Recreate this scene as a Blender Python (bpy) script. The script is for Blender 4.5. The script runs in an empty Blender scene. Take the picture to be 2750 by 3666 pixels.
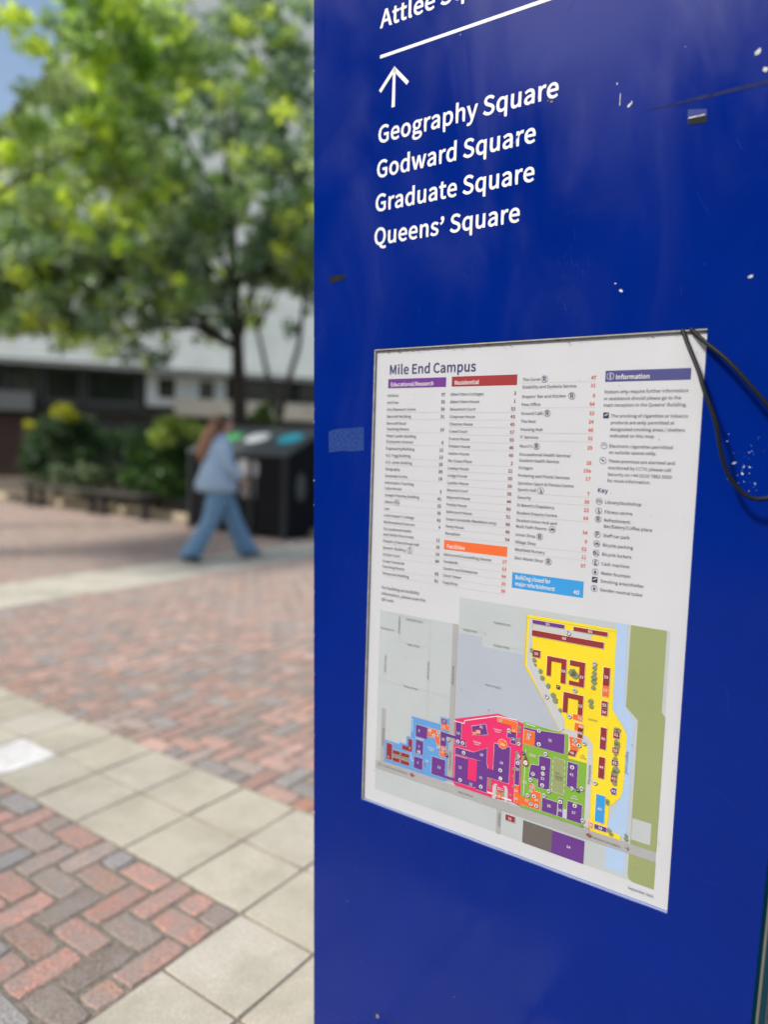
import bpy, bmesh, math, random, json
import numpy as np
from mathutils import Vector, Matrix, Quaternion

# ------------------------------------------------------------------ camera, world, sun, exposure
SC = bpy.context.scene
C = SC.collection
RT = np.array((0.82334662, -0.56753885))      # along the sign's face, towards its right edge
NN = np.array((0.56753885, 0.82334662))       # into the sign's face; the paving follows the same two directions
ROT = math.atan2(RT[1], RT[0])
EYE = 1.45
FACE = 1.15                                    # metres from the eye to the plane of the sign's face

cam = bpy.data.cameras.new('camera')
camo = bpy.data.objects.new('camera', cam); C.objects.link(camo); SC.camera = camo
R3 = Matrix(((0.9995379563, 0.0303952942, 0.0), (0.0027198102, -0.0894399478, 0.9959885032), (-0.0302733636, 0.9955283129, 0.0894812921)))
# rows: right, forward, down in camera axes (x right, y down, z forward)
m = Matrix(((R3[0][0], -R3[0][1], -R3[0][2], 0), (R3[1][0], -R3[1][1], -R3[1][2], 0), (-R3[2][0], R3[2][1], R3[2][2], EYE), (0, 0, 0, 1)))
camo.matrix_world = m
cam.sensor_fit = 'HORIZONTAL'; cam.sensor_width = 36.0; cam.lens = 33.706
cam.clip_start = 0.05; cam.clip_end = 500
cam.dof.use_dof = True; cam.dof.focus_distance = 1.24; cam.dof.aperture_fstop = 1.7

SUN_EL, SUN_AZ = math.radians(47), math.atan2(-0.52, -0.85)
W = bpy.data.worlds.new('World'); SC.world = W; W.use_nodes = True
nt = W.node_tree; bg = nt.nodes['Background']
sky = nt.nodes.new('ShaderNodeTexSky'); sky.sky_type = 'NISHITA'; sky.sun_disc = False
sky.sun_elevation = SUN_EL; sky.sun_rotation = math.pi/2 - SUN_AZ; sky.dust_density = 3.0; sky.air_density = 1.2
nt.links.new(sky.outputs[0], bg.inputs[0]); bg.inputs[1].default_value = 0.15
sl = bpy.data.lights.new('sun', 'SUN'); sl.energy = 3.5; sl.angle = math.radians(8); sl.color = (1, .95, .87)
so = bpy.data.objects.new('sun', sl); C.objects.link(so)
sd = Vector((math.cos(SUN_AZ)*math.cos(SUN_EL), math.sin(SUN_AZ)*math.cos(SUN_EL), math.sin(SUN_EL)))
so.rotation_euler = sd.to_track_quat('Z', 'Y').to_euler(); so.location = sd*30
SC.view_settings.view_transform = 'Standard'; SC.view_settings.look = 'None'
SC.view_settings.exposure = 0.25; SC.view_settings.gamma = 1.0
SC.cycles.use_denoising = True
SC.cycles.max_bounces = 6

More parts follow.
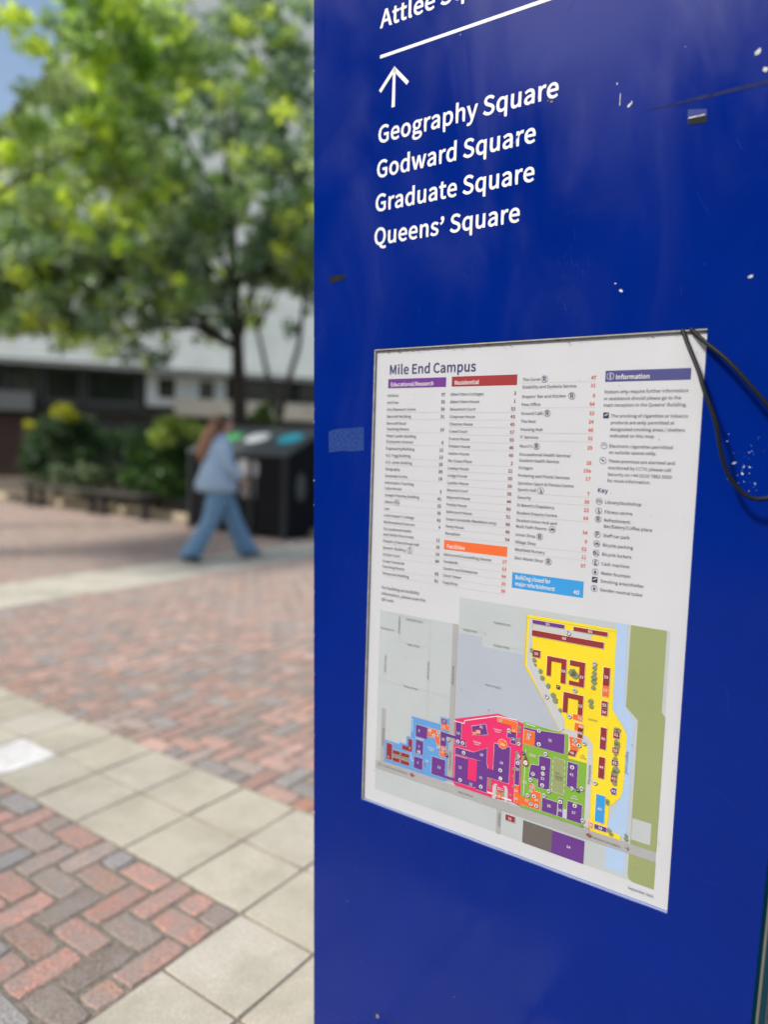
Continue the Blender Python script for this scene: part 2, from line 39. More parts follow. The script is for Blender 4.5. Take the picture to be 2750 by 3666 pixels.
# lettering outlines: character -> [advance, splines of (x, y, left handle, right handle)] in thousandths of the type size
GLYPHS = r'''{"A":[606,[[[4,0,86,244,35,0],[97,0,66,0,120,74],[168,223,144,149,257,223],[435,223,346,223,458,149],[505,0,481,74,537,0],[603,0,570,0,520,244],[354,731,437,487,320,731],[251,731,286,731,169,487]],[[191,296,264,296,203,334],[226,409,214,371,252,492],[299,656,276,571,301,656],[303,656,302,656,327,572],[377,409,350,492,389,371],[412,296,400,334,338,296]]]],"B":[655,[[[101,0,101,244,178,0],[333,0,256,0,497,0],[611,214,611,71,611,314],[462,389,549,372,462,391],[462,394,462,392,531,416],[569,553,569,480,569,681],[317,731,465,731,245,731],[101,731,173,731,101,487]],[[193,421,229,421,193,500],[193,658,193,579,230,658],[305,658,268,658,420,658],[478,541,478,626,478,466],[301,421,427,421,265,421]],[[193,74,235,74,193,166],[193,349,193,257,235,349],[320,349,278,349,449,349],[520,217,520,308,520,119],[320,74,446,74,278,74]]]],"C":[636,[[[376,-13,194,-13,471,-13],[601,92,543,25,584,111],[550,151,567,131,503,99],[380,68,450,68,240,68],[153,368,153,184,153,551],[383,663,245,663,446,663],[533,595,494,635,549,614],[583,654,566,634,541,701],[382,744,471,744,197,744],[58,365,58,602,58,128]]]],"D":[686,[[[101,0,101,244,163,0],[287,0,225,0,508,0],[627,368,627,137,627,602],[283,731,508,731,222,731],[101,731,162,731,101,487]],[[193,76,220,76,193,269],[193,656,193,463,220,656],[275,656,248,656,448,656],[533,368,533,554,533,184],[275,76,448,76,248,76]]]],"E":[587,[[[101,0,101,244,245,0],[533,0,389,0,533,26],[533,79,533,53,419,79],[193,79,306,79,193,168],[193,345,193,256,285,345],[470,345,377,345,470,371],[470,424,470,398,377,424],[193,424,285,424,193,500],[193,653,193,577,302,653],[522,653,412,653,522,679],[522,731,522,705,381,731],[101,731,241,731,101,487]]]],"F":[550,[[[101,0,101,244,131,0],[193,0,162,0,193,109],[193,328,193,219,286,328],[472,328,379,328,472,354],[472,406,472,380,379,406],[193,406,286,406,193,488],[193,653,193,571,302,653],[522,653,412,653,522,679],[522,731,522,705,381,731],[101,731,241,731,101,487]]]],"G":[687,[[[388,-13,196,-13,486,-13],[613,72,567,23,613,174],[613,379,613,277,533,379],[373,379,453,379,373,353],[373,302,373,328,425,302],[529,302,477,302,529,238],[529,111,529,175,500,84],[397,68,449,68,240,68],[153,368,153,184,153,551],[396,663,248,663,469,663],[554,595,517,632,570,614],[604,654,587,634,562,698],[393,744,495,744,200,744],[58,365,58,602,58,128]]]],"H":[726,[[[101,0,101,244,131,0],[193,0,162,0,193,115],[193,345,193,230,306,345],[534,345,420,345,534,230],[534,0,534,115,565,0],[626,0,596,0,626,244],[626,731,626,487,596,731],[534,731,565,731,534,629],[534,425,534,527,420,425],[193,425,306,425,193,527],[193,731,193,629,162,731],[101,731,131,731,101,487]]]],"I":[292,[[[101,0,101,244,131,0],[193,0,162,0,193,244],[193,731,193,487,162,731],[101,731,131,731,101,487]]]],"J":[533,[[[236,-13,144,-13,379,-13],[438,214,438,88,438,387],[438,731,438,559,407,731],[345,731,376,731,345,562],[345,223,345,393,345,113],[227,68,306,68,175,68],[101,151,134,92,79,135],[35,103,57,119,78,27]]]],"K":[644,[[[101,0,101,244,131,0],[193,0,162,0,193,77],[193,231,193,154,234,281],[318,381,276,331,391,254],[538,0,465,127,572,0],[640,0,606,0,552,151],[376,454,464,303,453,546],[606,731,529,639,571,731],[501,731,536,731,399,609],[195,364,297,486,194,364],[193,364,193,364,193,486],[193,731,193,609,162,731],[101,731,131,731,101,487]]]],"L":[541,[[[101,0,101,244,238,0],[513,0,375,0,513,26],[513,79,513,53,406,79],[193,79,299,79,193,296],[193,731,193,514,162,731],[101,731,131,731,101,487]]]],"M":[810,[[[101,0,101,244,128,0],[184,0,156,0,184,135],[184,405,184,270,184,468],[172,620,178,557,173,620],[176,620,174,620,195,565],[234,454,215,509,281,327],[373,74,327,201,394,74],[435,74,414,74,481,201],[573,454,527,327,592,509],[631,620,612,565,633,620],[635,620,634,620,630,557],[623,405,623,468,623,270],[623,0,623,135,652,0],[709,0,681,0,709,244],[709,731,709,487,672,731],[599,731,635,731,552,601],[459,340,505,471,442,290],[408,188,427,238,407,188],[404,188,405,188,386,238],[351,340,370,290,305,471],[211,731,258,601,175,731],[101,731,138,731,101,487]]]],"N":[721,[[[101,0,101,244,130,0],[188,0,159,0,188,128],[188,384,188,256,188,461],[177,612,181,539,178,612],[181,612,179,612,207,562],[259,462,233,512,348,308],[526,0,437,154,557,0],[620,0,589,0,620,244],[620,731,620,487,591,731],[533,731,562,731,533,605],[533,351,533,478,533,275],[546,120,540,193,544,120],[541,120,542,120,514,170],[462,270,488,220,373,424],[195,731,284,578,163,731],[101,731,132,731,101,487]]]],"O":[740,[[[370,-13,187,-13,554,-13],[682,368,682,134,682,603],[370,744,554,744,187,744],[58,368,58,603,58,134]],[[370,68,502,68,238,68],[153,368,153,186,153,551],[370,663,238,663,502,663],[588,368,588,551,588,186]]]],"P":[631,[[[101,0,101,244,131,0],[193,0,162,0,193,97],[193,291,193,194,233,291],[313,291,273,291,474,291],[583,517,583,362,583,676],[309,731,473,731,240,731],[101,731,170,731,101,487]],[[193,366,229,366,193,463],[193,656,193,560,227,656],[297,656,262,656,426,656],[491,517,491,623,491,412],[301,366,430,366,265,366]]]],"Q":[740,[[[370,64,502,64,238,64],[153,368,153,182,153,551],[370,663,238,663,502,663],[588,368,588,551,588,182]],[[594,-184,459,-184,637,-184],[698,-167,676,-177,692,-143],[680,-96,686,-119,661,-102],[604,-107,636,-107,525,-107],[424,-9,457,-74,579,18],[682,368,682,158,682,603],[370,744,554,744,187,744],[58,368,58,603,58,154],[325,-10,166,12,366,-110]]]],"R":[633,[[[193,384,233,384,193,475],[193,656,193,566,233,656],[315,656,274,656,430,656],[493,527,493,622,493,431],[315,384,430,384,274,384]],[[502,0,443,103,536,0],[606,0,571,0,544,107],[420,320,482,213,519,344],[585,527,585,412,585,678],[329,731,478,731,253,731],[101,731,177,731,101,487],[101,0,101,244,131,0],[193,0,162,0,193,103],[193,310,193,207,236,310],[324,310,280,310,383,207]]]],"S":[594,[[[303,-13,200,-13,456,-13],[552,195,552,79,552,303],[401,390,486,353,366,405],[297,435,332,420,240,459],[176,558,176,486,176,622],[312,663,229,663,380,663],[479,596,434,637,495,615],[527,654,511,635,476,707],[312,744,399,744,180,744],[82,551,82,663,82,444],[230,363,163,392,265,348],[335,317,300,333,405,286],[458,187,458,262,458,116],[304,68,401,68,228,68],[103,159,155,104,84,137],[48,95,66,116,111,29]]]],"T":[597,[[[252,0,252,218,283,0],[345,0,314,0,345,218],[345,653,345,436,419,653],[567,653,493,653,567,679],[567,731,567,705,388,731],[31,731,209,731,31,705],[31,653,31,679,105,653],[252,653,179,653,252,436]]]],"U":[719,[[[360,-13,210,-13,509,-13],[622,301,622,67,622,445],[622,731,622,588,593,731],[534,731,563,731,534,587],[534,299,534,443,534,124],[360,68,457,68,264,68],[190,299,190,124,190,443],[190,731,190,587,159,731],[98,731,128,731,98,588],[98,301,98,445,98,67]]]],"V":[573,[[[234,0,157,244,270,0],[341,0,306,0,419,244],[574,731,496,487,542,731],[480,731,511,731,441,599],[362,335,401,467,337,249],[291,94,319,180,290,94],[287,94,289,94,260,180],[216,335,241,249,177,467],[98,731,137,599,66,731],[1,731,33,731,79,487]]]],"W":[876,[[[181,0,129,244,217,0],[290,0,254,0,327,147],[399,441,363,294,411,499],[436,608,425,552,437,608],[440,608,439,608,452,552],[476,441,463,499,513,294],[587,0,550,147,624,0],[698,0,661,0,748,244],[849,731,799,487,820,731],[761,731,790,731,735,599],[682,333,709,466,669,254],[642,96,655,176,640,96],[636,96,638,96,618,176],[585,333,603,255,551,466],[483,731,517,599,455,731],[398,731,426,731,364,599],[297,333,331,466,279,254],[245,96,261,176,244,96],[241,96,243,96,226,176],[198,333,212,254,172,466],[121,731,146,599,89,731],[26,731,58,731,77,487]]]],"X":[571,[[[17,0,88,126,50,0],[115,0,82,0,150,66],[219,198,185,132,238,234],[278,316,257,271,280,316],[282,316,281,316,306,271],[345,198,326,234,381,132],[454,0,418,66,488,0],[556,0,522,0,484,124],[341,373,413,249,408,492],[541,731,474,612,508,731],[444,731,476,731,411,669],[346,545,379,607,328,511],[294,437,314,480,293,437],[290,437,292,437,266,480],[232,545,251,511,199,607],[133,731,166,669,99,731],[31,731,65,731,97,613],[230,378,164,496,159,252]]]],"Y":[529,[[[218,0,218,94,249,0],[310,0,280,0,310,94],[310,283,310,189,384,433],[531,731,457,582,499,731],[435,731,467,731,404,662],[341,525,372,594,318,471],[267,364,293,419,266,364],[263,364,265,364,237,419],[192,525,215,471,160,594],[97,731,128,662,64,731],[-1,731,32,731,72,582],[218,283,145,433,218,189]]]],"Z":[601,[[[50,0,50,19,218,0],[555,0,386,0,555,26],[555,79,555,53,424,79],[164,79,294,79,292,278],[550,676,421,477,550,695],[550,731,550,713,395,731],[85,731,240,731,85,705],[85,653,85,679,202,653],[436,653,319,653,307,454],[50,56,179,255,50,37]]]],"a":[561,[[[216,-13,126,-13,283,-13],[396,65,344,22,397,65],[399,65,398,65,402,43],[407,0,404,22,432,0],[482,0,457,0,482,111],[482,333,482,222,482,468],[294,556,427,556,206,556],[82,485,131,517,93,464],[117,422,105,443,160,451],[279,480,216,480,368,480],[391,343,391,413,161,317],[59,141,59,258,59,43]],[[242,61,294,61,189,61],[147,147,147,85,147,216],[391,282,208,261,391,232],[391,132,391,182,338,85]]]],"b":[616,[[[330,-13,280,-13,454,-13],[566,279,566,94,566,447],[350,556,490,556,289,556],[180,480,229,522,181,512],[184,577,182,544,184,649],[184,794,184,722,153,794],[92,794,122,794,92,529],[92,0,92,265,116,0],[165,0,140,0,167,19],[173,56,170,37,174,56],[177,56,175,56,223,13]],[[315,64,405,64,279,64],[184,120,230,78,184,215],[184,405,184,310,234,453],[327,479,282,479,431,479],[471,278,471,399,471,145]]]],"c":[509,[[[305,-13,162,-13,370,-13],[481,55,432,13,468,75],[441,117,454,96,407,87],[313,63,363,63,213,63],[146,270,146,146,146,395],[316,479,217,479,358,479],[424,432,393,460,439,452],[470,492,455,472,432,526],[312,556,383,556,173,556],[52,270,52,451,52,91]]]],"d":[618,[[[276,-13,141,-13,341,-13],[441,64,399,22,442,64],[444,64,443,64,447,43],[452,0,449,21,477,0],[527,0,502,0,527,265],[527,794,527,529,496,794],[435,794,466,794,435,725],[435,586,435,655,437,555],[440,493,438,524,392,532],[287,556,351,556,164,556],[53,270,53,446,53,90]],[[296,64,346,64,202,64],[147,271,147,141,147,395],[303,479,216,479,348,479],[435,422,390,463,435,327],[435,138,435,232,390,88]]]],"e":[552,[[[311,-13,167,-13,384,-13],[489,42,442,11,478,62],[457,103,468,82,416,76],[321,60,374,60,218,60],[142,249,148,134,263,249],[507,249,385,249,509,263],[511,301,511,281,511,456],[294,556,433,556,171,556],[52,270,52,447,52,92]],[[141,314,237,314,152,422],[296,483,219,483,381,483],[431,314,431,424,334,314]]]],"f":[324,[[[33,468,33,491,58,468],[107,468,82,468,107,312],[107,0,107,156,137,0],[198,0,167,0,198,156],[198,468,198,312,236,468],[312,468,274,468,312,492],[312,542,312,517,274,542],[198,542,236,542,198,570],[198,627,198,599,198,697],[274,734,222,734,293,734],[335,719,315,729,342,743],[355,790,348,766,330,800],[264,807,298,807,157,807],[107,628,107,738,107,600],[107,542,107,571,82,540],[33,537,58,538,33,514]]]],"g":[562,[[[274,-249,143,-249,442,-249],[549,-62,549,-163,549,28],[360,67,485,67,325,67],[253,67,289,67,181,67],[159,126,159,92,159,156],[194,191,174,174,217,179],[273,172,247,172,385,172],[472,360,472,244,472,407],[428,472,454,447,465,472],[539,472,502,472,539,495],[539,542,539,518,476,542],[350,542,413,542,331,550],[273,556,304,556,165,556],[71,362,71,481,71,297],[142,216,106,244,142,215],[142,212,142,214,113,193],[82,112,82,157,82,69],[131,23,103,40,131,21],[131,18,131,20,80,-13],[51,-105,51,-58,51,-198]],[[273,233,336,233,211,233],[159,362,159,283,159,442],[273,489,210,489,338,489],[389,362,389,442,389,283]],[[287,-187,392,-187,189,-187],[131,-92,131,-150,131,-61],[186,0,147,-28,209,-6],[255,-8,235,-8,287,-8],[349,-8,318,-8,421,-8],[459,-77,459,-26,459,-133]]]],"h":[605,[[[92,0,92,265,122,0],[184,0,153,0,184,131],[184,393,184,262,237,448],[331,476,275,476,403,476],[434,331,434,433,434,221],[434,0,434,110,464,0],[525,0,494,0,525,114],[525,343,525,229,525,481],[359,556,473,556,285,556],[180,465,229,515,181,502],[184,577,182,539,184,649],[184,794,184,722,153,794],[92,794,122,794,92,529]]]],"i":[274,[[[92,0,92,181,122,0],[184,0,153,0,184,181],[184,542,184,361,153,542],[92,542,122,542,92,361]],[[138,653,102,653,174,653],[199,714,199,677,199,749],[138,773,174,773,102,773],[78,714,78,749,78,677]]]],"j":[274,[[[35,-241,3,-241,143,-241],[184,-62,184,-173,184,139],[184,542,184,340,153,542],[93,542,123,542,93,340],[93,-62,93,139,93,-128],[26,-169,80,-169,7,-169],[-26,-159,-12,-164,-32,-182],[-44,-227,-38,-204,-25,-235]],[[138,653,102,653,173,653],[199,714,199,677,199,749],[138,773,173,773,102,773],[77,714,77,749,77,677]]]],"k":[550,[[[92,0,92,265,122,0],[182,0,152,0,182,48],[182,143,182,95,215,182],[283,261,249,222,336,174],[442,0,389,87,475,0],[541,0,508,0,473,108],[336,323,404,215,396,396],[517,542,457,469,483,542],[415,542,449,542,339,447],[186,256,262,351,184,256],[182,256,183,256,182,436],[182,794,182,615,152,794],[92,794,122,794,92,529]]]],"l":[283,[[[188,-13,120,-13,212,-13],[240,-5,227,-9,236,18],[227,65,232,42,217,63],[208,63,213,63,195,63],[184,102,184,74,184,333],[184,794,184,563,153,794],[92,794,122,794,92,565],[92,108,92,337,92,31]]]],"m":[923,[[[92,0,92,181,122,0],[184,0,153,0,184,131],[184,393,184,262,232,449],[319,476,278,476,388,476],[420,331,420,433,420,221],[420,0,420,110,450,0],[511,0,480,0,511,131],[511,393,511,262,562,449],[647,476,606,476,716,476],[748,331,748,433,748,221],[748,0,748,110,778,0],[839,0,809,0,839,114],[839,343,839,229,839,481],[675,556,786,556,609,556],[496,452,553,513,474,516],[346,556,430,556,281,556],[178,463,225,515,177,463],[176,463,176,463,173,489],[167,542,170,515,142,542],[92,542,117,542,92,361]]]],"n":[608,[[[92,0,92,181,122,0],[184,0,153,0,184,131],[184,393,184,262,237,448],[331,476,275,476,403,476],[434,331,434,433,434,221],[434,0,434,110,464,0],[525,0,494,0,525,114],[525,343,525,229,525,481],[359,556,473,556,285,556],[178,463,228,515,177,463],[176,463,176,463,173,489],[167,542,170,515,142,542],[92,542,117,542,92,361]]]],"o":[604,[[[302,-13,170,-13,435,-13],[553,270,553,91,553,451],[302,556,435,556,170,556],[52,270,52,451,52,91]],[[302,63,396,63,208,63],[146,270,146,146,146,395],[302,479,208,479,396,479],[460,270,460,395,460,146]]]],"p":[618,[[[92,-228,92,28,122,-228],[184,-228,153,-228,184,-167],[184,-45,184,-106,183,-13],[181,50,182,18,229,9],[330,-13,281,-13,454,-13],[566,279,566,94,566,447],[350,556,490,556,287,556],[178,479,226,520,177,479],[176,479,176,479,173,500],[167,542,170,521,142,542],[92,542,117,542,92,285]],[[315,64,405,64,279,64],[184,120,231,78,184,215],[184,405,184,310,235,453],[327,479,282,479,431,479],[471,278,471,399,471,145]]]],"q":[618,[[[435,-228,435,-164,466,-228],[527,-228,496,-228,527,28],[527,542,527,285,502,542],[454,542,478,542,451,525],[445,491,448,508,444,491],[443,491,444,491,395,533],[287,556,351,556,164,556],[53,270,53,446,53,90],[276,-13,141,-13,339,-13],[440,63,396,20,438,30],[435,-36,437,-3,435,-100]],[[296,64,346,64,202,64],[147,271,147,141,147,395],[303,479,216,479,348,479],[435,422,390,463,435,327],[435,138,435,232,390,88]]]],"r":[387,[[[92,0,92,181,122,0],[184,0,153,0,184,116],[184,348,184,232,219,440],[319,474,274,474,342,474],[372,465,354,471,378,491],[389,544,383,517,372,553],[331,556,355,556,271,556],[178,443,215,512,177,443],[176,443,176,443,173,476],[167,542,170,509,142,542],[92,542,117,542,92,361]]]],"s":[467,[[[233,-13,157,-13,361,-13],[430,148,430,60,430,250],[265,312,344,282,204,335],[149,406,149,355,149,449],[249,485,181,485,297,485],[372,437,335,464,387,456],[416,494,401,475,375,528],[248,556,315,556,130,556],[62,402,62,488,62,309],[219,245,144,273,279,223],[343,143,343,198,343,96],[236,58,308,58,172,58],[76,123,124,84,61,102],[32,62,47,82,83,19]]]],"t":[376,[[[261,-13,147,-13,295,-13],[362,7,331,-3,356,30],[344,76,350,53,326,68],[282,61,302,61,219,61],[199,165,199,99,199,266],[199,468,199,367,248,468],[346,468,297,468,346,492],[346,542,346,517,297,542],[199,542,248,542,199,593],[199,694,199,643,173,694],[123,694,148,694,119,643],[113,542,116,593,84,540],[27,537,56,538,27,514],[27,468,27,491,54,468],[108,468,81,468,108,368],[108,168,108,268,108,59]]]],"u":[605,[[[250,-13,136,-13,324,-13],[429,85,378,26,430,85],[432,85,431,85,434,57],[439,0,437,28,464,0],[515,0,489,0,515,181],[515,542,515,361,484,542],[424,542,454,542,424,414],[424,158,424,286,372,94],[277,66,333,66,205,66],[176,209,176,109,176,320],[176,542,176,431,145,542],[84,542,114,542,84,427],[84,199,84,313,84,60]]]],"v":[519,[[[208,0,143,181,244,0],[315,0,280,0,379,181],[507,542,443,361,477,542],[417,542,447,542,383,439],[314,233,348,336,298,181],[264,74,280,126,263,74],[259,74,261,74,243,126],[209,233,226,181,176,336],[108,542,142,439,76,542],[13,542,45,542,78,361]]]],"w":[800,[[[178,0,127,181,213,0],[283,0,248,0,309,97],[360,290,335,194,374,342],[397,448,385,393,399,448],[402,448,400,448,415,393],[439,292,425,343,465,195],[517,0,491,97,554,0],[627,0,591,0,676,181],[774,542,725,361,745,542],[686,542,716,542,660,437],[608,228,634,333,596,177],[575,78,586,128,573,78],[570,78,571,78,557,128],[532,228,545,177,503,333],[447,542,475,437,417,542],[358,542,388,542,330,437],[273,228,302,333,260,177],[237,78,248,128,236,78],[232,78,234,78,221,128],[201,228,211,177,174,333],[120,542,147,437,89,542],[27,542,58,542,77,361]]]],"x":[497,[[[15,0,74,94,47,0],[111,0,79,0,135,42],[184,127,159,84,203,160],[238,223,219,193,240,223],[243,223,242,223,264,193],[302,127,284,160,329,84],[382,0,355,42,415,0],[482,0,449,0,422,91],[303,273,363,182,358,363],[468,542,413,452,436,542],[373,542,405,542,351,502],[306,423,329,463,289,392],[258,332,274,363,257,332],[253,332,255,332,235,363],[201,423,216,392,176,463],[128,542,152,502,95,542],[29,542,62,542,84,455],[194,282,139,369,134,188]]]],"y":[519,[[[101,-233,76,-233,208,-233],[303,-46,265,-152,371,150],[507,542,439,346,477,542],[418,542,448,542,385,442],[320,241,353,341,306,193],[276,88,290,138,275,88],[271,88,273,88,252,139],[217,241,234,194,181,341],[108,542,144,442,76,542],[13,542,45,542,85,361],[230,-1,158,180,226,-15],[218,-42,222,-28,196,-109],[97,-159,158,-159,82,-159],[55,-150,66,-154,49,-174],[37,-222,43,-198,54,-229]]]],"z":[474,[[[35,0,35,16,172,0],[445,0,308,0,445,25],[445,74,445,49,346,74],[150,74,248,74,245,213],[436,493,340,353,436,509],[436,542,436,525,313,542],[66,542,189,542,66,517],[66,468,66,492,151,468],[320,468,235,468,225,328],[35,49,130,189,35,33]]]],"0":[553,[[[277,-13,138,-13,416,-13],[505,368,505,113,505,621],[277,744,416,744,138,744],[50,368,50,621,50,113]],[[277,61,360,61,195,61],[138,368,138,154,138,582],[277,672,195,672,360,672],[417,368,417,582,417,154]]]],"1":[553,[[[88,0,88,25,221,0],[489,0,355,0,489,25],[489,76,489,51,440,76],[342,76,391,76,342,294],[342,731,342,513,319,731],[272,731,296,731,232,708],[121,679,186,691,121,660],[121,621,121,641,164,621],[251,621,208,621,251,440],[251,76,251,258,197,76],[88,76,142,76,88,51]]]],"2":[553,[[[44,0,44,18,197,0],[504,0,350,0,504,26],[504,79,504,53,436,79],[301,79,369,79,264,79],[182,72,219,75,353,234],[469,530,469,383,469,659],[255,744,386,744,163,744],[40,637,99,702,58,620],[93,586,75,603,134,634],[244,670,185,670,335,670],[379,526,379,610,379,400],[44,54,273,254,44,36]]]],"3":[553,[[[262,-13,149,-13,393,-13],[498,196,498,65,498,296],[343,381,429,360,343,383],[343,386,343,384,421,413],[473,562,473,473,473,677],[259,744,383,744,176,744],[56,657,111,707,72,638],[105,600,88,619,147,641],[256,670,198,670,333,670],[380,555,380,624,380,476],[178,415,329,415,178,392],[178,345,178,368,347,345],[405,199,405,287,405,115],[256,63,344,63,174,63],[76,147,119,103,60,127],[29,88,45,107,77,35]]]],"4":[553,[[[339,0,339,67,368,0],[425,0,396,0,425,67],[425,202,425,134,458,202],[523,202,490,202,523,226],[523,274,523,250,490,274],[425,274,458,274,425,427],[425,731,425,579,391,731],[324,731,358,731,223,575],[20,261,121,418,20,241],[20,202,20,221,126,202],[339,202,233,202,339,134]],[[339,274,339,349,264,274],[115,274,190,274,170,357],[281,524,226,441,302,560],[340,631,322,597,341,631],[344,631,343,631,342,595],[339,499,339,535,339,424]]]],"5":[553,[[[261,-13,147,-13,384,-13],[501,237,501,78,501,399],[280,471,401,471,236,471],[171,442,204,460,177,512],[190,653,183,583,281,653],[465,653,373,653,465,679],[465,731,465,705,346,731],[110,731,228,731,102,617],[86,390,94,504,102,380],[135,359,118,369,177,387],[256,402,207,402,348,402],[408,235,408,340,408,129],[252,63,339,63,168,63],[73,144,114,102,58,124],[27,84,42,104,77,35]]]],"6":[553,[[[300,-13,161,-13,414,-13],[511,224,511,83,511,378],[307,454,431,454,250,454],[142,366,187,421,146,593],[330,669,228,669,374,669],[446,613,418,647,463,632],[498,669,480,651,457,713],[326,744,402,744,185,744],[56,349,56,635,56,108]],[[144,293,154,142,192,361],[292,386,247,386,381,386],[424,224,424,323,424,125],[300,59,370,59,208,59]]]],"7":[553,[[[198,0,210,277,229,0],[292,0,261,0,304,286],[507,676,335,457,507,695],[507,731,507,713,354,731],[49,731,202,731,49,705],[49,653,49,679,167,653],[404,653,286,653,260,454]]]],"8":[553,[[[279,-13,144,-13,416,-13],[508,176,508,70,508,276],[385,368,449,331,385,370],[385,373,385,371,428,407],[482,550,482,473,482,662],[281,742,406,742,168,742],[81,557,81,667,81,480],[180,388,127,425,180,387],[180,384,180,385,113,348],[46,182,46,279,46,69]],[[329,397,378,441,242,431],[164,557,164,470,164,627],[280,674,212,674,358,674],[404,545,404,617,404,491]],[[280,55,365,55,193,55],[127,190,127,112,127,259],[227,355,169,317,331,313],[421,179,421,277,421,106]]]],"9":[553,[[[234,-13,155,-13,371,-13],[500,397,500,101,500,629],[253,744,394,744,140,744],[44,507,44,649,44,356],[245,277,124,277,306,277],[414,366,369,312,407,140],[231,63,325,63,184,63],[108,119,140,84,91,100],[58,62,74,81,99,19]],[[413,443,403,594,364,373],[260,345,309,345,174,345],[130,507,130,409,130,608],[254,673,184,673,347,673]]]],"/":[391,[[[11,-179,111,145,33,-179],[78,-179,56,-179,177,145],[376,792,277,469,354,792],[310,792,332,792,210,469]]]],"(":[337,[[[238,-196,147,-47,257,-187],[294,-171,276,-179,208,-29],[168,310,168,141,168,479],[294,790,208,647,276,799],[238,816,257,807,147,666],[92,310,92,506,92,114]]]],")":[337,[[[99,-196,80,-187,191,-47],[245,310,245,114,245,506],[99,816,191,666,80,807],[42,790,61,799,128,647],[171,310,171,479,171,141],[42,-171,128,-29,61,-179]]]],"'":[277,[[[110,482,104,544,129,482],[167,482,148,482,172,544],[184,667,178,606,184,701],[186,769,185,735,154,769],[90,769,122,769,90,735],[92,667,91,701,98,606]]]],"&":[678,[[[258,-13,127,-13,344,-13],[469,71,413,20,529,29],[637,-13,586,0,645,12],[661,63,653,38,620,74],[525,133,574,98,583,208],[652,394,624,297,624,394],[568,394,596,394,545,310],[465,179,510,238,396,235],[279,384,327,308,361,443],[444,601,444,505,444,685],[300,744,391,744,200,744],[133,573,133,669,133,520],[181,401,151,461,105,349],[36,190,36,288,36,72]],[[409,119,337,182,367,83],[269,60,319,60,188,60],[125,195,125,113,125,251],[217,337,166,296,268,258]],[[245,444,312,490,223,489],[210,574,210,534,210,633],[301,680,245,680,350,680],[370,599,370,641,370,534]]]],"é":[552,[[[311,-13,167,-13,384,-13],[489,42,442,11,478,62],[457,103,468,82,416,76],[321,60,374,60,218,60],[142,249,148,134,263,249],[507,249,385,249,509,263],[511,301,511,281,511,456],[294,556,433,556,171,556],[52,270,52,447,52,92]],[[141,314,237,314,152,422],[296,483,219,483,381,483],[431,314,431,424,334,314]],[[278,638,263,654,336,696],[452,810,394,753,431,830],[389,870,410,850,337,808],[231,684,284,746,247,669]]]],".":[277,[[[139,-13,102,-13,175,-13],[204,56,204,15,204,98],[139,126,175,126,102,126],[73,56,73,98,73,15]]]],",":[277,[[[75,-190,68,-172,165,-152],[220,19,220,-77,220,86],[144,126,192,126,107,126],[75,62,75,102,75,22],[142,-2,106,-2,145,-2],[153,-1,149,-1,152,-61],[53,-136,115,-109,60,-154]]]],":":[277,[[[139,389,102,389,175,389],[204,459,204,417,204,500],[139,529,175,529,102,529],[73,459,73,500,73,417]],[[139,-13,102,-13,175,-13],[204,56,204,15,204,98],[139,126,175,126,102,126],[73,56,73,98,73,15]]]],";":[277,[[[139,389,102,389,175,389],[204,459,204,417,204,500],[139,529,175,529,102,529],[73,459,73,500,73,417]],[[75,-190,68,-172,165,-152],[220,19,220,-77,220,86],[144,126,192,126,107,126],[75,62,75,102,75,22],[142,-2,106,-2,145,-2],[153,-1,149,-1,152,-61],[53,-136,115,-109,60,-154]]]],"+":[553,[[[240,116,240,189,265,116],[313,116,289,116,313,189],[313,334,313,261,381,334],[517,334,449,334,517,357],[517,402,517,379,449,402],[313,402,381,402,313,475],[313,620,313,548,289,620],[240,620,265,620,240,548],[240,402,240,475,173,402],[38,402,105,402,38,379],[38,334,38,357,105,334],[240,334,173,334,240,261]]]],"-":[346,[[[46,244,46,268,131,244],[301,244,216,244,301,268],[301,314,301,291,216,314],[46,314,131,314,46,291]]]],"£":[553,[[[59,318,59,338,96,318],[171,318,133,318,175,297],[178,256,178,277,178,173],[60,56,137,97,60,37],[60,0,60,19,208,0],[505,0,356,0,505,26],[505,79,505,53,400,79],[192,79,296,79,192,80],[192,83,192,81,236,129],[259,255,259,177,259,277],[253,318,257,298,308,318],[418,318,363,318,418,339],[418,380,418,359,358,380],[239,380,299,380,226,427],[212,517,212,471,212,595],[337,648,257,648,387,648],[451,590,422,624,469,607],[504,640,486,623,465,689],[331,724,410,724,206,724],[125,521,125,646,125,473],[154,380,140,427,147,380],[134,380,140,380,109,379],[59,376,84,377,59,357]]]],"→":[997,[[[809,413,758,452,553,413],[40,413,296,413,40,390],[40,345,40,368,296,345],[809,345,553,345,758,306],[647,182,692,243,667,170],[707,147,687,158,774,234],[963,379,874,322,874,436],[707,611,774,524,687,600],[647,577,667,588,692,515]]]],"←":[997,[[[189,345,239,306,445,345],[958,345,701,345,958,368],[958,413,958,390,701,413],[189,413,445,413,239,452],[350,577,305,515,330,588],[290,611,310,600,223,524],[35,379,124,436,124,322],[290,147,223,234,310,158],[350,182,330,170,305,243]]]]," ":[223,[]]}'''
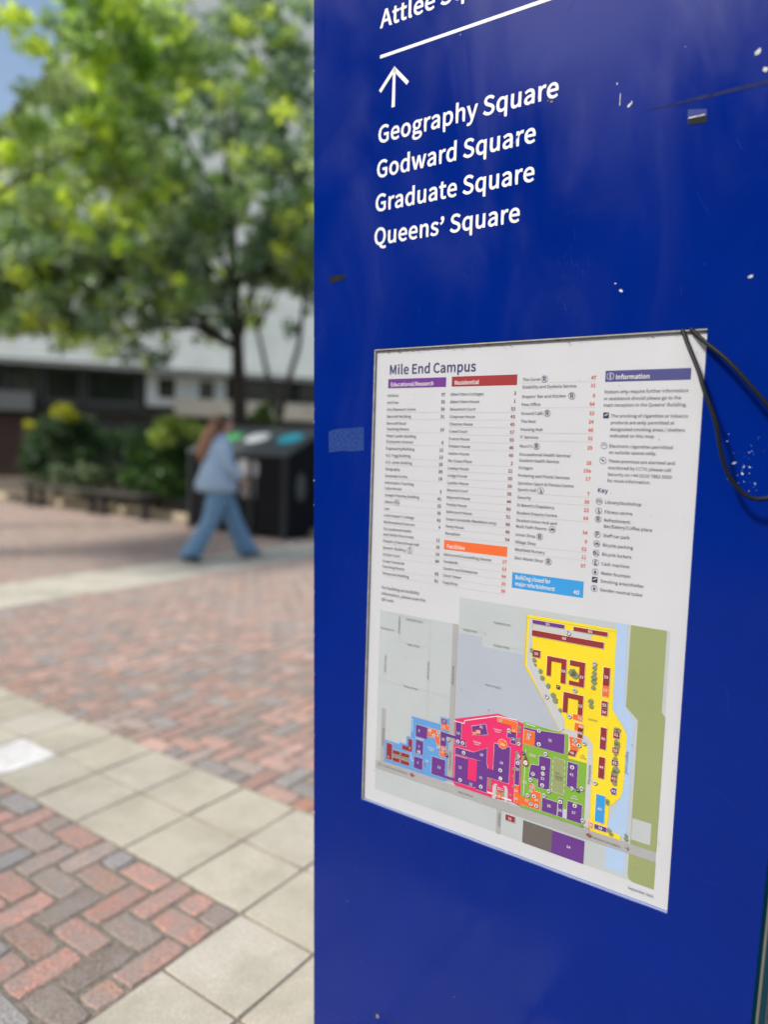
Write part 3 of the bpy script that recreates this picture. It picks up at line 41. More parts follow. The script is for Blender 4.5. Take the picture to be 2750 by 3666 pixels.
# street names on the map: text, mm across, mm up, size, direction, colour, weight
LABELS = r"""[["Leatherdale Street", -737, 1120, 4.51, "h", "dg", "L"], ["Massingham St", -795, 1093, 4.55, "h", "dg", "L"], ["Portelet Road", -753, 1123, 5.16, "v", "dg", "L"], ["Holton Street", -732, 1071, 4.47, "h", "dg", "L"], ["Carlton Square", -783, 1042, 5.15, "v", "dg", "L"], ["Grantley Street", -684, 1048, 4.98, "v", "dg", "L"], ["Alderney Road", -736, 987, 4.58, "h", "dg", "L"], ["Bancroft Road", -630, 1050, 5.25, "v", "dg", "L"], ["Moody Street", -611, 1121, 4.51, "h", "dg", "L"], ["Bradwell Street", -550, 1144, 4.45, "h", "dg", "L"], ["Longnor Road", -549, 1103, 4.73, "h", "dg", "L"], ["Mile End Hospital", -562, 1028, 3.83, "h", "dg", "L"], ["Mile End Place", -783, 893, 5.51, "v", "dg", "L"], ["Stepney Green Tube Station", -779, 814, 4.53, "h", "dg", "L"], ["Mile End Road", -607, 812, 4.55, "h", "dg", "L"], ["Bancroft Road", -629, 886, 5.4, "v", "dg", "L"], ["Harford St", -524, 800, 5.42, "v", "dg", "L"], ["Westfield Way", -365, 935, 5.23, "v", "dg", "L"], ["Regent's Canal", -306, 974, 5.36, "v", "dg", "L"], ["Mile End Tube Station", -351, 811, 4.43, "h", "dg", "L"], ["East Gate", -374, 824, 3.87, "h", "dg", "L"], ["Canalside", -371, 1011, 3.29, "h", "dg", "B"], ["The", -379, 946, 3.42, "h", "dg", "B"], ["Curve", -381, 942, 3.71, "h", "dg", "B"], ["Godward", -677, 880, 3.51, "h", "wh", "B"], ["Square", -674, 876, 3.32, "h", "wh", "B"], ["Geography", -541, 951, 3.14, "h", "wh", "B"], ["Square", -538, 947, 3.01, "h", "wh", "B"], ["Graduate", -580, 917, 3.45, "h", "wh", "B"], ["Square", -578, 913, 3.32, "h", "wh", "B"], ["Queens'", -529, 845, 3.16, "h", "wh", "B"], ["Square", -528, 842, 3.32, "h", "wh", "B"], ["Library", -470, 923, 3.35, "h", "wh", "B"], ["Square", -470, 920, 3.32, "h", "wh", "B"], ["Attlee", -481, 871, 3.28, "h", "wh", "B"], ["Square", -481, 868, 2.71, "h", "wh", "B"], ["Arts", -390, 872, 3.81, "h", "wh", "B"], ["Quarter", -392, 868, 3.33, "h", "wh", "B"], ["Novo", -423, 903, 3.68, "h", "dg", "L"], ["Burial", -422, 897, 4.7, "h", "dg", "L"], ["Ground", -422, 893, 3.7, "h", "dg", "L"], ["September 2022", -290, 747, 5.26, "h", "dg", "L"]]"""
rnd = random.Random(7)
G = json.loads(GLYPHS)

# ------------------------------------------------------------------ helpers
def tag(o, label=None, cat=None, group=None, kind=None):
    if label: o['label'] = label
    if cat: o['category'] = cat
    if group: o['group'] = group
    if kind: o['kind'] = kind
    return o

def wpos(a, c, z=0.0):
    return (a*RT[0] + c*NN[0], a*RT[1] + c*NN[1], z)

def empty(name, loc=(0, 0, 0), rz=0.0, **k):
    o = bpy.data.objects.new(name, None); C.objects.link(o)
    o.location = loc; o.rotation_euler = (0, 0, rz); o.empty_display_size = .1
    return tag(o, **k)

def obj(name, me, mat=None, parent=None, **k):
    o = bpy.data.objects.new(name, me); C.objects.link(o)
    if mat is not None:
        for q in (mat if isinstance(mat, (list, tuple)) else [mat]): me.materials.append(q)
    if parent is not None: o.parent = parent
    return tag(o, **k)

def mesh(verts, faces, name='mesh', smooth=False, mi=None):
    me = bpy.data.meshes.new(name); me.from_pydata([tuple(v) for v in verts], [], [tuple(f) for f in faces])
    if mi is not None: me.polygons.foreach_set('material_index', mi)
    if smooth: me.polygons.foreach_set('use_smooth', [True]*len(me.polygons))
    me.update(); return me

class MB:
    def __init__(s): s.v = []; s.f = []; s.m = []
    def add(s, v, f, mi=0):
        n = len(s.v); s.v += [tuple(q) for q in v]; s.f += [tuple(i+n for i in q) for q in f]; s.m += [mi]*len(f)
    def box(s, lo, hi, mi=0, M=None):
        x0, y0, z0 = lo; x1, y1, z1 = hi
        v = [(x0,y0,z0),(x1,y0,z0),(x1,y1,z0),(x0,y1,z0),(x0,y0,z1),(x1,y0,z1),(x1,y1,z1),(x0,y1,z1)]
        if M is not None: v = [tuple(M @ Vector(q)) for q in v]
        s.add(v, [(0,3,2,1),(4,5,6,7),(0,1,5,4),(1,2,6,5),(2,3,7,6),(3,0,4,7)], mi)
    def prism(s, pts, y0, y1, mi=0):           # polygon in x,z extruded along y (y0 = front)
        n = len(pts); v = [(x, y0, z) for x, z in pts] + [(x, y1, z) for x, z in pts]
        s.add(v, [tuple(range(n)), tuple(range(2*n-1, n-1, -1))] + [(i, i+n, (i+1) % n+n, (i+1) % n) for i in range(n)], mi)
    def tube(s, pts, r, seg=8, mi=0, cap=True):
        pts = [Vector(q) for q in pts]; n = len(pts); rs = r if isinstance(r, (list, tuple)) else [r]*n
        base = len(s.v); up = Vector((0.13, 0.21, 0.97)).normalized()
        for i in range(n):
            t = (pts[min(i+1, n-1)]-pts[max(i-1, 0)]).normalized()
            b = t.cross(up)
            if b.length < 1e-3: b = t.cross(Vector((1, 0, 0)))
            b.normalize(); c = b.cross(t)
            for k in range(seg):
                an = 2*math.pi*k/seg; s.v.append(tuple(pts[i]+(b*math.cos(an)+c*math.sin(an))*rs[i]))
        for i in range(n-1):
            for k in range(seg):
                a = base+i*seg+k; b2 = base+i*seg+(k+1) % seg
                s.f.append((a, b2, b2+seg, a+seg)); s.m.append(mi)
        if cap:
            s.f.append(tuple(base+k for k in reversed(range(seg)))); s.m.append(mi)
            s.f.append(tuple(base+(n-1)*seg+k for k in range(seg))); s.m.append(mi)
    def loft(s, rings, mi=0, cap=True):
        base = len(s.v); k = len(rings[0])
        for r in rings: s.v += [tuple(q) for q in r]
        for i in range(len(rings)-1):
            for j in range(k):
                a = base+i*k+j; b = base+i*k+(j+1) % k
                s.f.append((a, b, b+k, a+k)); s.m.append(mi)
        if cap:
            s.f.append(tuple(base+j for j in reversed(range(k)))); s.m.append(mi)
            s.f.append(tuple(base+(len(rings)-1)*k+j for j in range(k))); s.m.append(mi)
    def build(s, name, mat, parent=None, smooth=False, **k):
        return obj(name, mesh(s.v, s.f, name, smooth, s.m), mat, parent, **k)

def bevel(o, w, seg=2):
    b = o.modifiers.new('bevel', 'BEVEL'); b.width = w; b.segments = seg; b.limit_method = 'ANGLE'
    return o

# ------------------------------------------------------------------ materials
def mat(name, col, rough=.6, coat=0.0, crough=.1, spec=.5, metal=0.0, noise=None, bump=None, attr=None, wear=None):
    """noise=(scale, amount): colour mottling; bump=(scale, strength, distance); attr: colour attribute multiplied in"""
    M = bpy.data.materials.new(name); M.use_nodes = True
    n = M.node_tree.nodes; l = M.node_tree.links; P = n['Principled BSDF']
    P.inputs['Base Color'].default_value = (*col, 1); P.inputs['Roughness'].default_value = rough
    P.inputs['Specular IOR Level'].default_value = spec; P.inputs['Metallic'].default_value = metal
    P.inputs['Coat Weight'].default_value = coat; P.inputs['Coat Roughness'].default_value = crough
    tc = n.new('ShaderNodeTexCoord'); src = None
    if attr:
        a = n.new('ShaderNodeAttribute'); a.attribute_name = attr; src = a.outputs['Color']
    if noise:
        t = n.new('ShaderNodeTexNoise'); t.inputs['Scale'].default_value = noise[0]; t.inputs['Detail'].default_value = 6
        t.inputs['Roughness'].default_value = .65
        l.new(tc.outputs['Object'], t.inputs['Vector'])
        mr = n.new('ShaderNodeMapRange'); mr.inputs['From Min'].default_value = .25; mr.inputs['From Max'].default_value = .75
        mr.inputs['To Min'].default_value = 1-noise[1]; mr.inputs['To Max'].default_value = 1+noise[1]
        l.new(t.outputs['Fac'], mr.inputs['Value'])
        mx = n.new('ShaderNodeMix'); mx.data_type = 'RGBA'; mx.blend_type = 'MULTIPLY'; mx.inputs[0].default_value = 1
        if src: l.new(src, mx.inputs[6])
        else: mx.inputs[6].default_value = (*col, 1)
        l.new(mr.outputs[0], mx.inputs[7]); src = mx.outputs[2]
    if wear:                                   # worn, dusty patches with a shape of their own
        t = n.new('ShaderNodeTexNoise'); t.inputs['Scale'].default_value = wear[0]; t.inputs['Detail'].default_value = 9; t.inputs['Roughness'].default_value = .75
        l.new(tc.outputs['Object'], t.inputs['Vector'])
        mr = n.new('ShaderNodeMapRange'); mr.inputs['From Min'].default_value = .45; mr.inputs['From Max'].default_value = .60; mr.inputs['To Max'].default_value = .7
        l.new(t.outputs['Fac'], mr.inputs['Value'])
        mx = n.new('ShaderNodeMix'); mx.data_type = 'RGBA'; l.new(mr.outputs[0], mx.inputs[0]); l.new(src, mx.inputs[6]); mx.inputs[7].default_value = (*wear[1], 1); src = mx.outputs[2]
    if src: l.new(src, P.inputs['Base Color'])
    if bump:
        t = n.new('ShaderNodeTexNoise'); t.inputs['Scale'].default_value = bump[0]; t.inputs['Detail'].default_value = 3
        l.new(tc.outputs['Object'], t.inputs['Vector'])
        b = n.new('ShaderNodeBump'); b.inputs['Strength'].default_value = bump[1]; b.inputs['Distance'].default_value = bump[2]
        l.new(t.outputs['Fac'], b.inputs['Height']); l.new(b.outputs[0], P.inputs['Normal'])
        if coat: l.new(b.outputs[0], P.inputs['Coat Normal'])
    return M

def leaf_mat(name):
    M = bpy.data.materials.new(name); M.use_nodes = True
    n = M.node_tree.nodes; l = M.node_tree.links; out = n['Material Output']; P = n['Principled BSDF']
    a = n.new('ShaderNodeAttribute'); a.attribute_name = 'tint'
    l.new(a.outputs['Color'], P.inputs['Base Color']); P.inputs['Roughness'].default_value = .45
    P.inputs['Specular IOR Level'].default_value = .7
    t = n.new('ShaderNodeBsdfTranslucent'); g = n.new('ShaderNodeMix'); g.data_type = 'RGBA'; g.blend_type = 'MULTIPLY'
    g.inputs[0].default_value = 1; l.new(a.outputs['Color'], g.inputs[6]); g.inputs[7].default_value = (1.1, 1.15, .65, 1)
    l.new(g.outputs[2], t.inputs['Color'])
    mx = n.new('ShaderNodeMixShader'); mx.inputs[0].default_value = .55
    l.new(P.outputs[0], mx.inputs[1]); l.new(t.outputs[0], mx.inputs[2]); l.new(mx.outputs[0], out.inputs['Surface'])
    return M

COAT = dict(rough=.45, coat=.5, crough=.06)
def smear(M, lo, hi, scale):                   # uneven gloss: old smears and wiped patches
    n = M.node_tree.nodes; l = M.node_tree.links; t = n.new('ShaderNodeTexNoise'); t.inputs['Scale'].default_value = scale; t.inputs['Detail'].default_value = 7; t.inputs['Distortion'].default_value = 1.2
    mr = n.new('ShaderNodeMapRange'); mr.inputs['From Min'].default_value = .3; mr.inputs['From Max'].default_value = .7; mr.inputs['To Min'].default_value = lo; mr.inputs['To Max'].default_value = hi
    tc = n.new('ShaderNodeTexCoord'); mp = n.new('ShaderNodeMapping'); mp.inputs['Scale'].default_value = (1.6, 1, .7); l.new(tc.outputs['Object'], mp.inputs[0]); l.new(mp.outputs[0], t.inputs['Vector'])
    l.new(t.outputs['Fac'], mr.inputs['Value']); l.new(mr.outputs[0], n['Principled BSDF'].inputs['Roughness']); l.new(mr.outputs[0], n['Principled BSDF'].inputs['Coat Roughness'])
def print_mat(name, col): return mat(name, col, noise=(9, .05), bump=(5, .25, .004), **COAT)

BLUE = mat('blue_vinyl', (.0003, .0145, .185), .30, coat=.40, crough=.06, spec=.08, noise=(4, .10), bump=(260, .035, .0015))
smear(BLUE, .06, .34, 3.5)
TEAL = mat('teal_vinyl', (.002, .11, .15), .6, spec=.06)
ALU = mat('aluminium', (.62, .62, .62), .3, metal=1)
DARK = mat('dark_gap', (.012, .016, .03), .5)
GREYF = mat('grey_frame', (.33, .32, .31), .5, noise=(60, .35))
WHITE = mat('white_vinyl', (.74, .75, .75), .4, coat=.2, noise=(30, .04))
PAPER = mat('poster_paper', (.52, .535, .565), noise=(7, .035), bump=(5, .25, .004), **COAT)
PM = {k: print_mat('print_'+k, c) for k, c in dict(
    dg=(.15, .15, .16), navy=(.045, .04, .14), wh=(.66, .66, .66), purple=(.13, .03, .24), red=(.29, .025, .03), orange=(.72, .13, .03),
    bar=(.055, .06, .20), sky=(.03, .27, .62), ntext=(.04, .03, .10), nred=(.20, .02, .03), nor=(.58, .09, .04), rule=(.40, .40, .41),
    base=(.42, .46, .475), hosp=(.37, .41, .48), road=(.34, .34, .345), roadl=(.47, .48, .49), yellow=(.74, .58, .02), canal=(.35, .48, .68),
    park=(.26, .30, .13), pink=(.65, .022, .13), blue=(.10, .28, .60), green=(.18, .36, .04), mpurp=(.115, .03, .22), mred=(.24, .022, .03),
    mor=(.70, .13, .02), brown=(.12, .105, .10), tree=(.20, .23, .13), edge=(.55, .45, .03), text=(.075, .075, .09)).items()}

# ------------------------------------------------------------------ lettering (outlines of a humanist sans, two weights)
OFF = {'R': 0.009, 'B': 0.023}
CACHE = {}
def prepare_glyphs():
    G[u"\u2019"] = [G[','][0], [[[x, y+610, lx, ly+610, rx, ry+610] for x, y, lx, ly, rx, ry in s] for s in G[','][1]]]
    tmp = []
    for ch, (adv, sps) in G.items():
        if not sps: CACHE[ch, 'R'] = CACHE[ch, 'B'] = ([], [], adv/1000, [], []); continue
        cu = bpy.data.curves.new('outline', 'CURVE'); cu.dimensions = '2D'; cu.fill_mode = 'FRONT'; cu.resolution_u = 4
        for s in sps:
            sp = cu.splines.new('BEZIER'); sp.bezier_points.add(len(s)-1); sp.use_cyclic_u = True
            for p, q in zip(sp.bezier_points, s): p.handle_left_type = p.handle_right_type = 'FREE'
            for p, q in zip(sp.bezier_points, s):
                p.co = (q[0]/1000, q[1]/1000, 0); p.handle_left = (q[2]/1000, q[3]/1000, 0); p.handle_right = (q[4]/1000, q[5]/1000, 0)
        o = bpy.data.objects.new('outline', cu); C.objects.link(o); tmp.append((ch, adv, o))
    dg = bpy.context.evaluated_depsgraph_get()
    for ch, adv, o in tmp:
        me = o.evaluated_get(dg).to_mesh()
        V = [Vector((v.co.x, v.co.y)) for v in me.vertices]; F = []
        for p in me.polygons:
            f = list(p.vertices); ar = sum(V[f[i-1]].x*V[f[i]].y-V[f[i]].x*V[f[i-1]].y for i in range(len(f)))
            F.append(tuple(f if ar > 0 else f[::-1]))
        he = {(f[i-1], f[i]) for f in F for i in range(len(f))}; bd = [e for e in he if (e[1], e[0]) not in he]
        nx = {a: b_ for a, b_ in bd}; pv = {b_: a for a, b_ in bd}; t = [(v.x, v.y) for v in V]
        nor = lambda a, b_: Vector((V[b_].y-V[a].y, V[a].x-V[b_].x)).normalized()
        for wt, off in OFF.items():
            ov = []; of = []; idx = {}
            for a in nx:
                if a not in pv: continue
                n1, n2 = nor(pv[a], a), nor(a, nx[a]); n = n1+n2
                n = n.normalized() if n.length > .2 else n2
                idx[a] = len(ov); ov += [V[a], V[a]+n*(off/max(.55, n.dot(n2)))]
            for a, b_ in bd:
                if a in idx and b_ in idx: of.append((idx[a], idx[a]+1, idx[b_]+1, idx[b_]))
            CACHE[ch, wt] = (t, F, adv/1000+(off*1.1 if wt == 'B' else 0), [(v.x, v.y) for v in ov], of)
        o.evaluated_get(dg).to_mesh_clear()
    for ch, adv, o in tmp:
        cu = o.data; bpy.data.objects.remove(o); bpy.data.curves.remove(cu)
prepare_glyphs()

X0 = 0.55
class Print:
    """flat printed matter on the sign: millimetres across (a) and up (z); every layer is a thin film in front of the last"""
    def __init__(s, y): s.mb = MB(); s.mats = []; s.y = y
    def mi(s, M):
        if M not in s.mats: s.mats.append(M)
        return s.mats.index(M)
    def P(s, x, z, k): return (x/1000+X0, s.y-k*0.00018, z/1000)
    def poly(s, pts, M, k=1): s.mb.add([s.P(x, z, k) for x, z in pts], [tuple(range(len(pts)))], s.mi(M)); return s
    def rect(s, x0, x1, z0, z1, M, k=1): return s.poly([(x0, z0), (x1, z0), (x1, z1), (x0, z1)], M, k)
    def disc(s, x, z, r, M, k=1, n=18): return s.poly([(x+r*math.cos(2*math.pi*i/n), z+r*math.sin(2*math.pi*i/n)) for i in range(n)], M, k)
    def ring(s, x, z, r, t, M, k=1, n=22):
        a = [(math.cos(2*math.pi*i/n), math.sin(2*math.pi*i/n)) for i in range(n)]
        v = [s.P(x+r*c, z+r*d, k) for c, d in a]+[s.P(x+(r-t)*c, z+(r-t)*d, k) for c, d in a]
        s.mb.add(v, [(i, (i+1) % n, (i+1) % n+n, i+n) for i in range(n)], s.mi(M)); return s
    def line(s, pts, t, M, k=1):
        for (x0, z0), (x1, z1) in zip(pts, pts[1:]):
            L = math.hypot(x1-x0, z1-z0); dx, dz = -(z1-z0)/L*t/2, (x1-x0)/L*t/2
            s.poly([(x0+dx, z0+dz), (x1+dx, z1+dz), (x1-dx, z1-dz), (x0-dx, z0-dz)], M, k)
        return s
    def width(s, t, wt='R'): return sum(CACHE[c, wt][2] for c in t)
    def text(s, t, x, z, size, M, wt='R', align='l', vertical=False, k=2, fit=None):
        sx = size if fit is None else fit/s.width(t, wt)
        w = s.width(t, wt)*sx; cx = x - (w if align == 'r' else w/2 if align == 'c' else 0); p = 0.0; ii = s.mi(M)
        for c in t:
            v, f, adv, v2, f2 = CACHE[c, wt]
            for vs, fs_, kk in ((v, f, k), (v2, f2, k+.25)):
                if vertical: vv = [s.P(x+y*size, z-(p+u*sx), kk) for u, y in vs]
                else: vv = [s.P(cx+p+u*sx, z+y*size, kk) for u, y in vs]
                s.mb.add(vv, fs_, ii)
            p += adv*sx
        return s
    def build(s, name, parent, **kw): return s.mb.build(name, s.mats, parent, **kw)

# ------------------------------------------------------------------ the ground
def quad_sheet(name, rects, z, M, **k):
    mb = MB()
    for a0, a1, c0, c1 in rects: mb.add([wpos(a0, c0, z), wpos(a1, c0, z), wpos(a1, c1, z), wpos(a0, c1, z)], [(0, 1, 2, 3)])
    return mb.build(name, M, **k)
SAND = mat('joint_sand', (.185, .16, .128), .95, noise=(60, .6), bump=(160, .8, .004))
SLABM = mat('concrete_slab', (.45, .42, .35), .85, noise=(170, .5), bump=(300, .45, .002), attr='tint', wear=(2.2, (.34, .31, .24)))
BRICKM = mat('clay_paver', (.3, .15, .1), .85, noise=(90, .6), bump=(120, .7, .006), attr='tint', wear=(13, (.26, .235, .215)))
SOIL = mat('bed_soil', (.12, .09, .06), .95, noise=(9, .5), bump=(30, .8, .03))
big = MB(); big.add([(-150, -150, -.0045), (150, -150, -.0045), (150, 150, -.0045), (-150, 150, -.0045)], [(0, 1, 2, 3)])
big.build('ground', SAND, kind='structure')

def tinted(name, verts, faces, cols, M, smooth=False, **k):
    me = mesh(verts, faces, name, smooth)
    at = me.color_attributes.new('tint', 'FLOAT_COLOR', 'CORNER')
    c = np.ones((len(me.loops), 4), np.float32)
    ln = np.array([len(f) for f in faces]); c[:, :3] = np.repeat(np.array(cols, np.float32), ln, axis=0)
    at.data.foreach_set('color', c.ravel())
    return obj(name, me, M, None, **k)

def block(V, F, K, a0, a1, c0, c1, z, col, near, r, e=.006, dp=.0032, jit=.0028):
    """one paver: a low block with a softened top edge"""
    n = len(V)
    if not near: e = .004
    dz = [r.uniform(-.0025, .0025) for _ in range(4)]
    if near:
        j = lambda: r.uniform(-jit, jit)
        base = [(a0, c0), (a1, c0), (a1, c1), (a0, c1)]
        lo = []; hi = []; top = []
        m = 3
        for q in range(4):
            (x0, y0), (x1, y1) = base[q], base[(q+1) % 4]
            for i in range(m):
                t = i/m; x = x0+(x1-x0)*t; y = y0+(y1-y0)*t
                cx, cy = (a0+a1)/2, (c0+c1)/2
                if i: x += j(); y += j()
                else: cr = min(1, e/.006)*r.uniform(.0015, .0055); x += math.copysign(cr, cx-x); y += math.copysign(cr, cy-y)
                sg = lambda d: max(-1, min(1, d*12/ max(.01, (a1-a0+c1-c0)/2)))
                lo.append((x, y)); 
                hi.append((x-sg(x-cx)*e*.4, y-sg(y-cy)*e*.4)); top.append((x-sg(x-cx)*e, y-sg(y-cy)*e))
        k = len(lo)
        V += [wpos(x, y, -.014) for x, y in lo]+[wpos(x, y, z-dp) for x, y in hi]+[wpos(x, y, z+r.uniform(-.001, .001)) for x, y in top]
        for i in range(k):
            i2 = (i+1) % k
            F.append((n+i, n+i2, n+k+i2, n+k+i)); F.append((n+k+i, n+k+i2, n+2*k+i2, n+2*k+i)); K += [col, col]
        F.append(tuple(n+2*k+i for i in range(k))); K.append(col)
    else:
        V += [wpos(x, y, -.013) for x, y in ((a0, c0), (a1, c0), (a1, c1), (a0, c1))]+[wpos(x, y, z+d) for (x, y), d in zip(((a0+e, c0+e), (a1-e, c0+e), (a1-e, c1-e), (a0+e, c1-e)), dz)]
        F += [(n+4, n+5, n+6, n+7)]+[(n+i, n+(i+1) % 4, n+4+(i+1) % 4, n+4+i) for i in range(4)]; K += [col]*5

S = .297; A0, C0 = -1.530, 1.505
BANDF = (-7.02, -6.03)
def visible(a, c, mar=.16):
    x, y, _ = wpos(a, c)
    return y > .75 and -.62-mar < (x/y) < .20+mar and y < 17.5
FIELDS = [(-9.0, A0, -3.0, C0), (BANDF[1], 6.0, C0+2*S, 13), (-30, BANDF[0], -4, 8.55)]
PAL = [((.40, .22, .175), 28), ((.46, .28, .23), 18), ((.24, .19, .16), 20), ((.24, .228, .22), 18), ((.31, .195, .15), 18), ((.44, .22, .15), 5), ((.33, .255, .22), 14)]
def brick_paving():
    r = random.Random(3); V = []; F = []; K = []; cell = S/3; g = .004
    pal = [c for c, w in PAL for _ in range(w)]
    for fa0, fa1, fc0, fc1 in FIELDS:
        ox, oy = (fa1, fc1) if fa1 == A0 else (fa0, fc0)
        if fa0 < -20: ox = fa1
        i0, i1 = int((fa0-ox)/cell)-2, int((fa1-ox)/cell)+2; j0, j1 = int((fc0-oy)/cell)-2, int((fc1-oy)/cell)+2
        for i in range(i0, i1):
            for j in range(j0, j1):
                k = (i-j) % 4
                if k == 0: b = (i, i+2, j, j+1)
                elif k == 3: b = (i, i+1, j, j+2)
                else: continue
                a0, a1, c0, c1 = ox+b[0]*cell+g, ox+b[1]*cell-g, oy+b[2]*cell+g, oy+b[3]*cell-g
                a0 = max(a0, fa0+.004); a1 = min(a1, fa1-.004); c0 = max(c0, fc0+.004); c1 = min(c1, fc1-.004)
                if a1-a0 < .03 or c1-c0 < .03 or not visible((a0+a1)/2, (c0+c1)/2): continue
                y = wpos(a0, c0)[1]; near = y < 4.2
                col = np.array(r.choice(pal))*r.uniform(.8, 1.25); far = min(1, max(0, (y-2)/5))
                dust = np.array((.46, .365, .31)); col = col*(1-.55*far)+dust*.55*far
                d = [r.uniform(-.002, .002) for _ in range(4)]
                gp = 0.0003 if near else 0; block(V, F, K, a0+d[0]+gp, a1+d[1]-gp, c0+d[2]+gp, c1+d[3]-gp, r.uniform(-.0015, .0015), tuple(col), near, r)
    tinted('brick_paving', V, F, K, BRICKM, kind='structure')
def slab_paving():
    r = random.Random(5); V = []; F = []; K = []
    def slab(a0, a1, c0, c1, col=None):
        if not visible((a0+a1)/2, (c0+c1)/2, .35): return
        v = r.uniform(.96, 1.04); w = r.uniform(-.012, .012)
        cl = col or (.46*v, (.425-w*.2)*v, (.345-w)*v); g = .0035
        block(V, F, K, a0+g, a1-g, c0+g, c1-g, r.uniform(-.001, .001), cl, wpos(a0, c0)[1] < 4, r, .0025, .0012, .0007)
    for i in range(-12, 26):                                  # the band two slabs wide
        for j in range(2): slab(A0-(i+1)*S, A0-i*S, C0+j*S, C0+(j+1)*S, (.74, .74, .73) if (i, j) == (5, 0) else None)
    for i in range(-12, 0):                                   # the strip in front of the sign
        for j in range(-9, 0): slab(A0-(i+1)*S, A0-i*S, C0+j*S, C0+(j+1)*S)
    t = (BANDF[1]-BANDF[0])/3
    for i in range(3):                                        # the band across the square, its slabs lightened for the sunlight there
        for j in range(-4, 40): slab(BANDF[0]+i*t, BANDF[0]+(i+1)*t, C0+j*t, C0+(j+1)*t, (.53, .50, .42))
    tinted('slab_paving', V, F, K, SLABM, kind='structure')
brick_paving(); slab_paving()
# planting bed behind the benches
quad_sheet('planting_bed', [(-34, -3.0, 8.75, 16)], .10, SOIL, kind='structure')
kb = MB()
for i in range(34):
    a = -34+i*.915; p0, p1 = wpos(a, 8.62), wpos(a+.905, 8.62); q0, q1 = wpos(a, 8.75), wpos(a+.905, 8.75)
    kb.add([p0, p1, q1, q0]+[(x, y, .13) for x, y, _ in (p0, p1, q1, q0)], [(0, 3, 2, 1), (4, 5, 6, 7), (0, 1, 5, 4), (1, 2, 6, 5), (2, 3, 7, 6), (3, 0, 4, 7)])
kb.build('bed_kerb', mat('kerb_stone', (.42, .36, .25), .85, noise=(14, .25)), kind='structure')

# ------------------------------------------------------------------ the information totem
TL = wpos(-X0, FACE)
totem = empty('information_totem', TL, ROT, label='tall blue campus information sign with white direction lettering and an inset map', cat='sign')
FZ0, FZ1 = 0.03, 2.62
le = lambda z: -1.000 + (2.331-z)*.0281         # the sheet flares slightly upwards
re_ = lambda z: -0.0990 + (z-.609)*.0185
OX0, OX1, OZ0, OZ1 = -.8275, -.2267, .7310, 1.6381
def front_panel():
    mb = MB(); zs = [FZ0, OZ0, OZ1, FZ1]; T = .004
    def q(pts, y0=0.0): mb.add([(x+X0, y0, z) for x, z in pts], [(0, 1, 2, 3)])
    mb.add([(x+X0, 0, z) for x, z in [(le(FZ0), FZ0), (re_(FZ0), FZ0), (re_(OZ0), OZ0), (OX1, OZ0), (OX0, OZ0), (le(OZ0), OZ0)]], [tuple(range(6))])
    q([(le(OZ0), OZ0), (OX0, OZ0), (OX0, OZ1), (le(OZ1), OZ1)])
    q([(OX1, OZ0), (re_(OZ0), OZ0), (re_(OZ1), OZ1), (OX1, OZ1)])
    mb.add([(x+X0, 0, z) for x, z in [(le(OZ1), OZ1), (OX0, OZ1), (OX1, OZ1), (re_(OZ1), OZ1), (re_(FZ1), FZ1), (le(FZ1), FZ1)]], [tuple(range(6))])
    o = mb.build('front_panel', BLUE, totem)
    bm = bmesh.new(); bm.from_mesh(o.data); bmesh.ops.remove_doubles(bm, verts=bm.verts, dist=1e-5)
    ex = bmesh.ops.extrude_face_region(bm, geom=bm.faces[:])
    bmesh.ops.translate(bm, verts=[v for v in ex['geom'] if isinstance(v, bmesh.types.BMVert)], vec=(0, T, 0))
    bmesh.ops.recalc_face_normals(bm, faces=bm.faces[:]); bm.to_mesh(o.data); bm.free()
    bevel(o, .0006, 1)
front_panel()
b = MB(); b.prism([(le(FZ0)+.004+X0, FZ0), (re_(FZ0)-.003+X0, FZ0), (re_(FZ1)-.003+X0, FZ1-.004), (le(FZ1)+.004+X0, FZ1-.004)], .0075, .150); b.build('core', DARK, totem)
b = MB(); b.prism([(re_(FZ0)+.0055+X0, FZ0), (re_(FZ0)+.0085+X0, FZ0), (re_(FZ1)+.0085+X0, FZ1), (re_(FZ1)+.0055+X0, FZ1)], -.0005, .013); b.build('edge_trim', ALU, totem)
b = MB(); b.prism([(re_(FZ0)-.002+X0, FZ0), (re_(FZ0)+.0082+X0, FZ0), (re_(FZ1)+.0082+X0, FZ1-.001), (re_(FZ1)-.002+X0, FZ1-.001)], .0135, .152); b.build('side_panel', TEAL, totem)
b = MB(); b.box((-.42, .01, 0), (.40, .14, .0299)); b.build('plinth', DARK, totem)
# recess lips round the opening
b = MB()
b.box((OX0+X0+.0003, .0008, OZ1-.0024), (OX1+X0-.0003, .0070, OZ1-.0003), 0)
b.box((OX0+X0+.0003, .0008, OZ0+.0003), (OX0+X0+.0026, .0070, OZ1-.0027), 0)
b.box((OX0+X0+.0029, .0008, OZ0+.0003), (OX1+X0-.0003, .0070, OZ0+.0009), 1)
b.build('recess_frame', [GREYF, mat('lip_highlight', (.22, .28, .46), .5)], totem)  # bluish highlight along the bottom lip is put into its colour

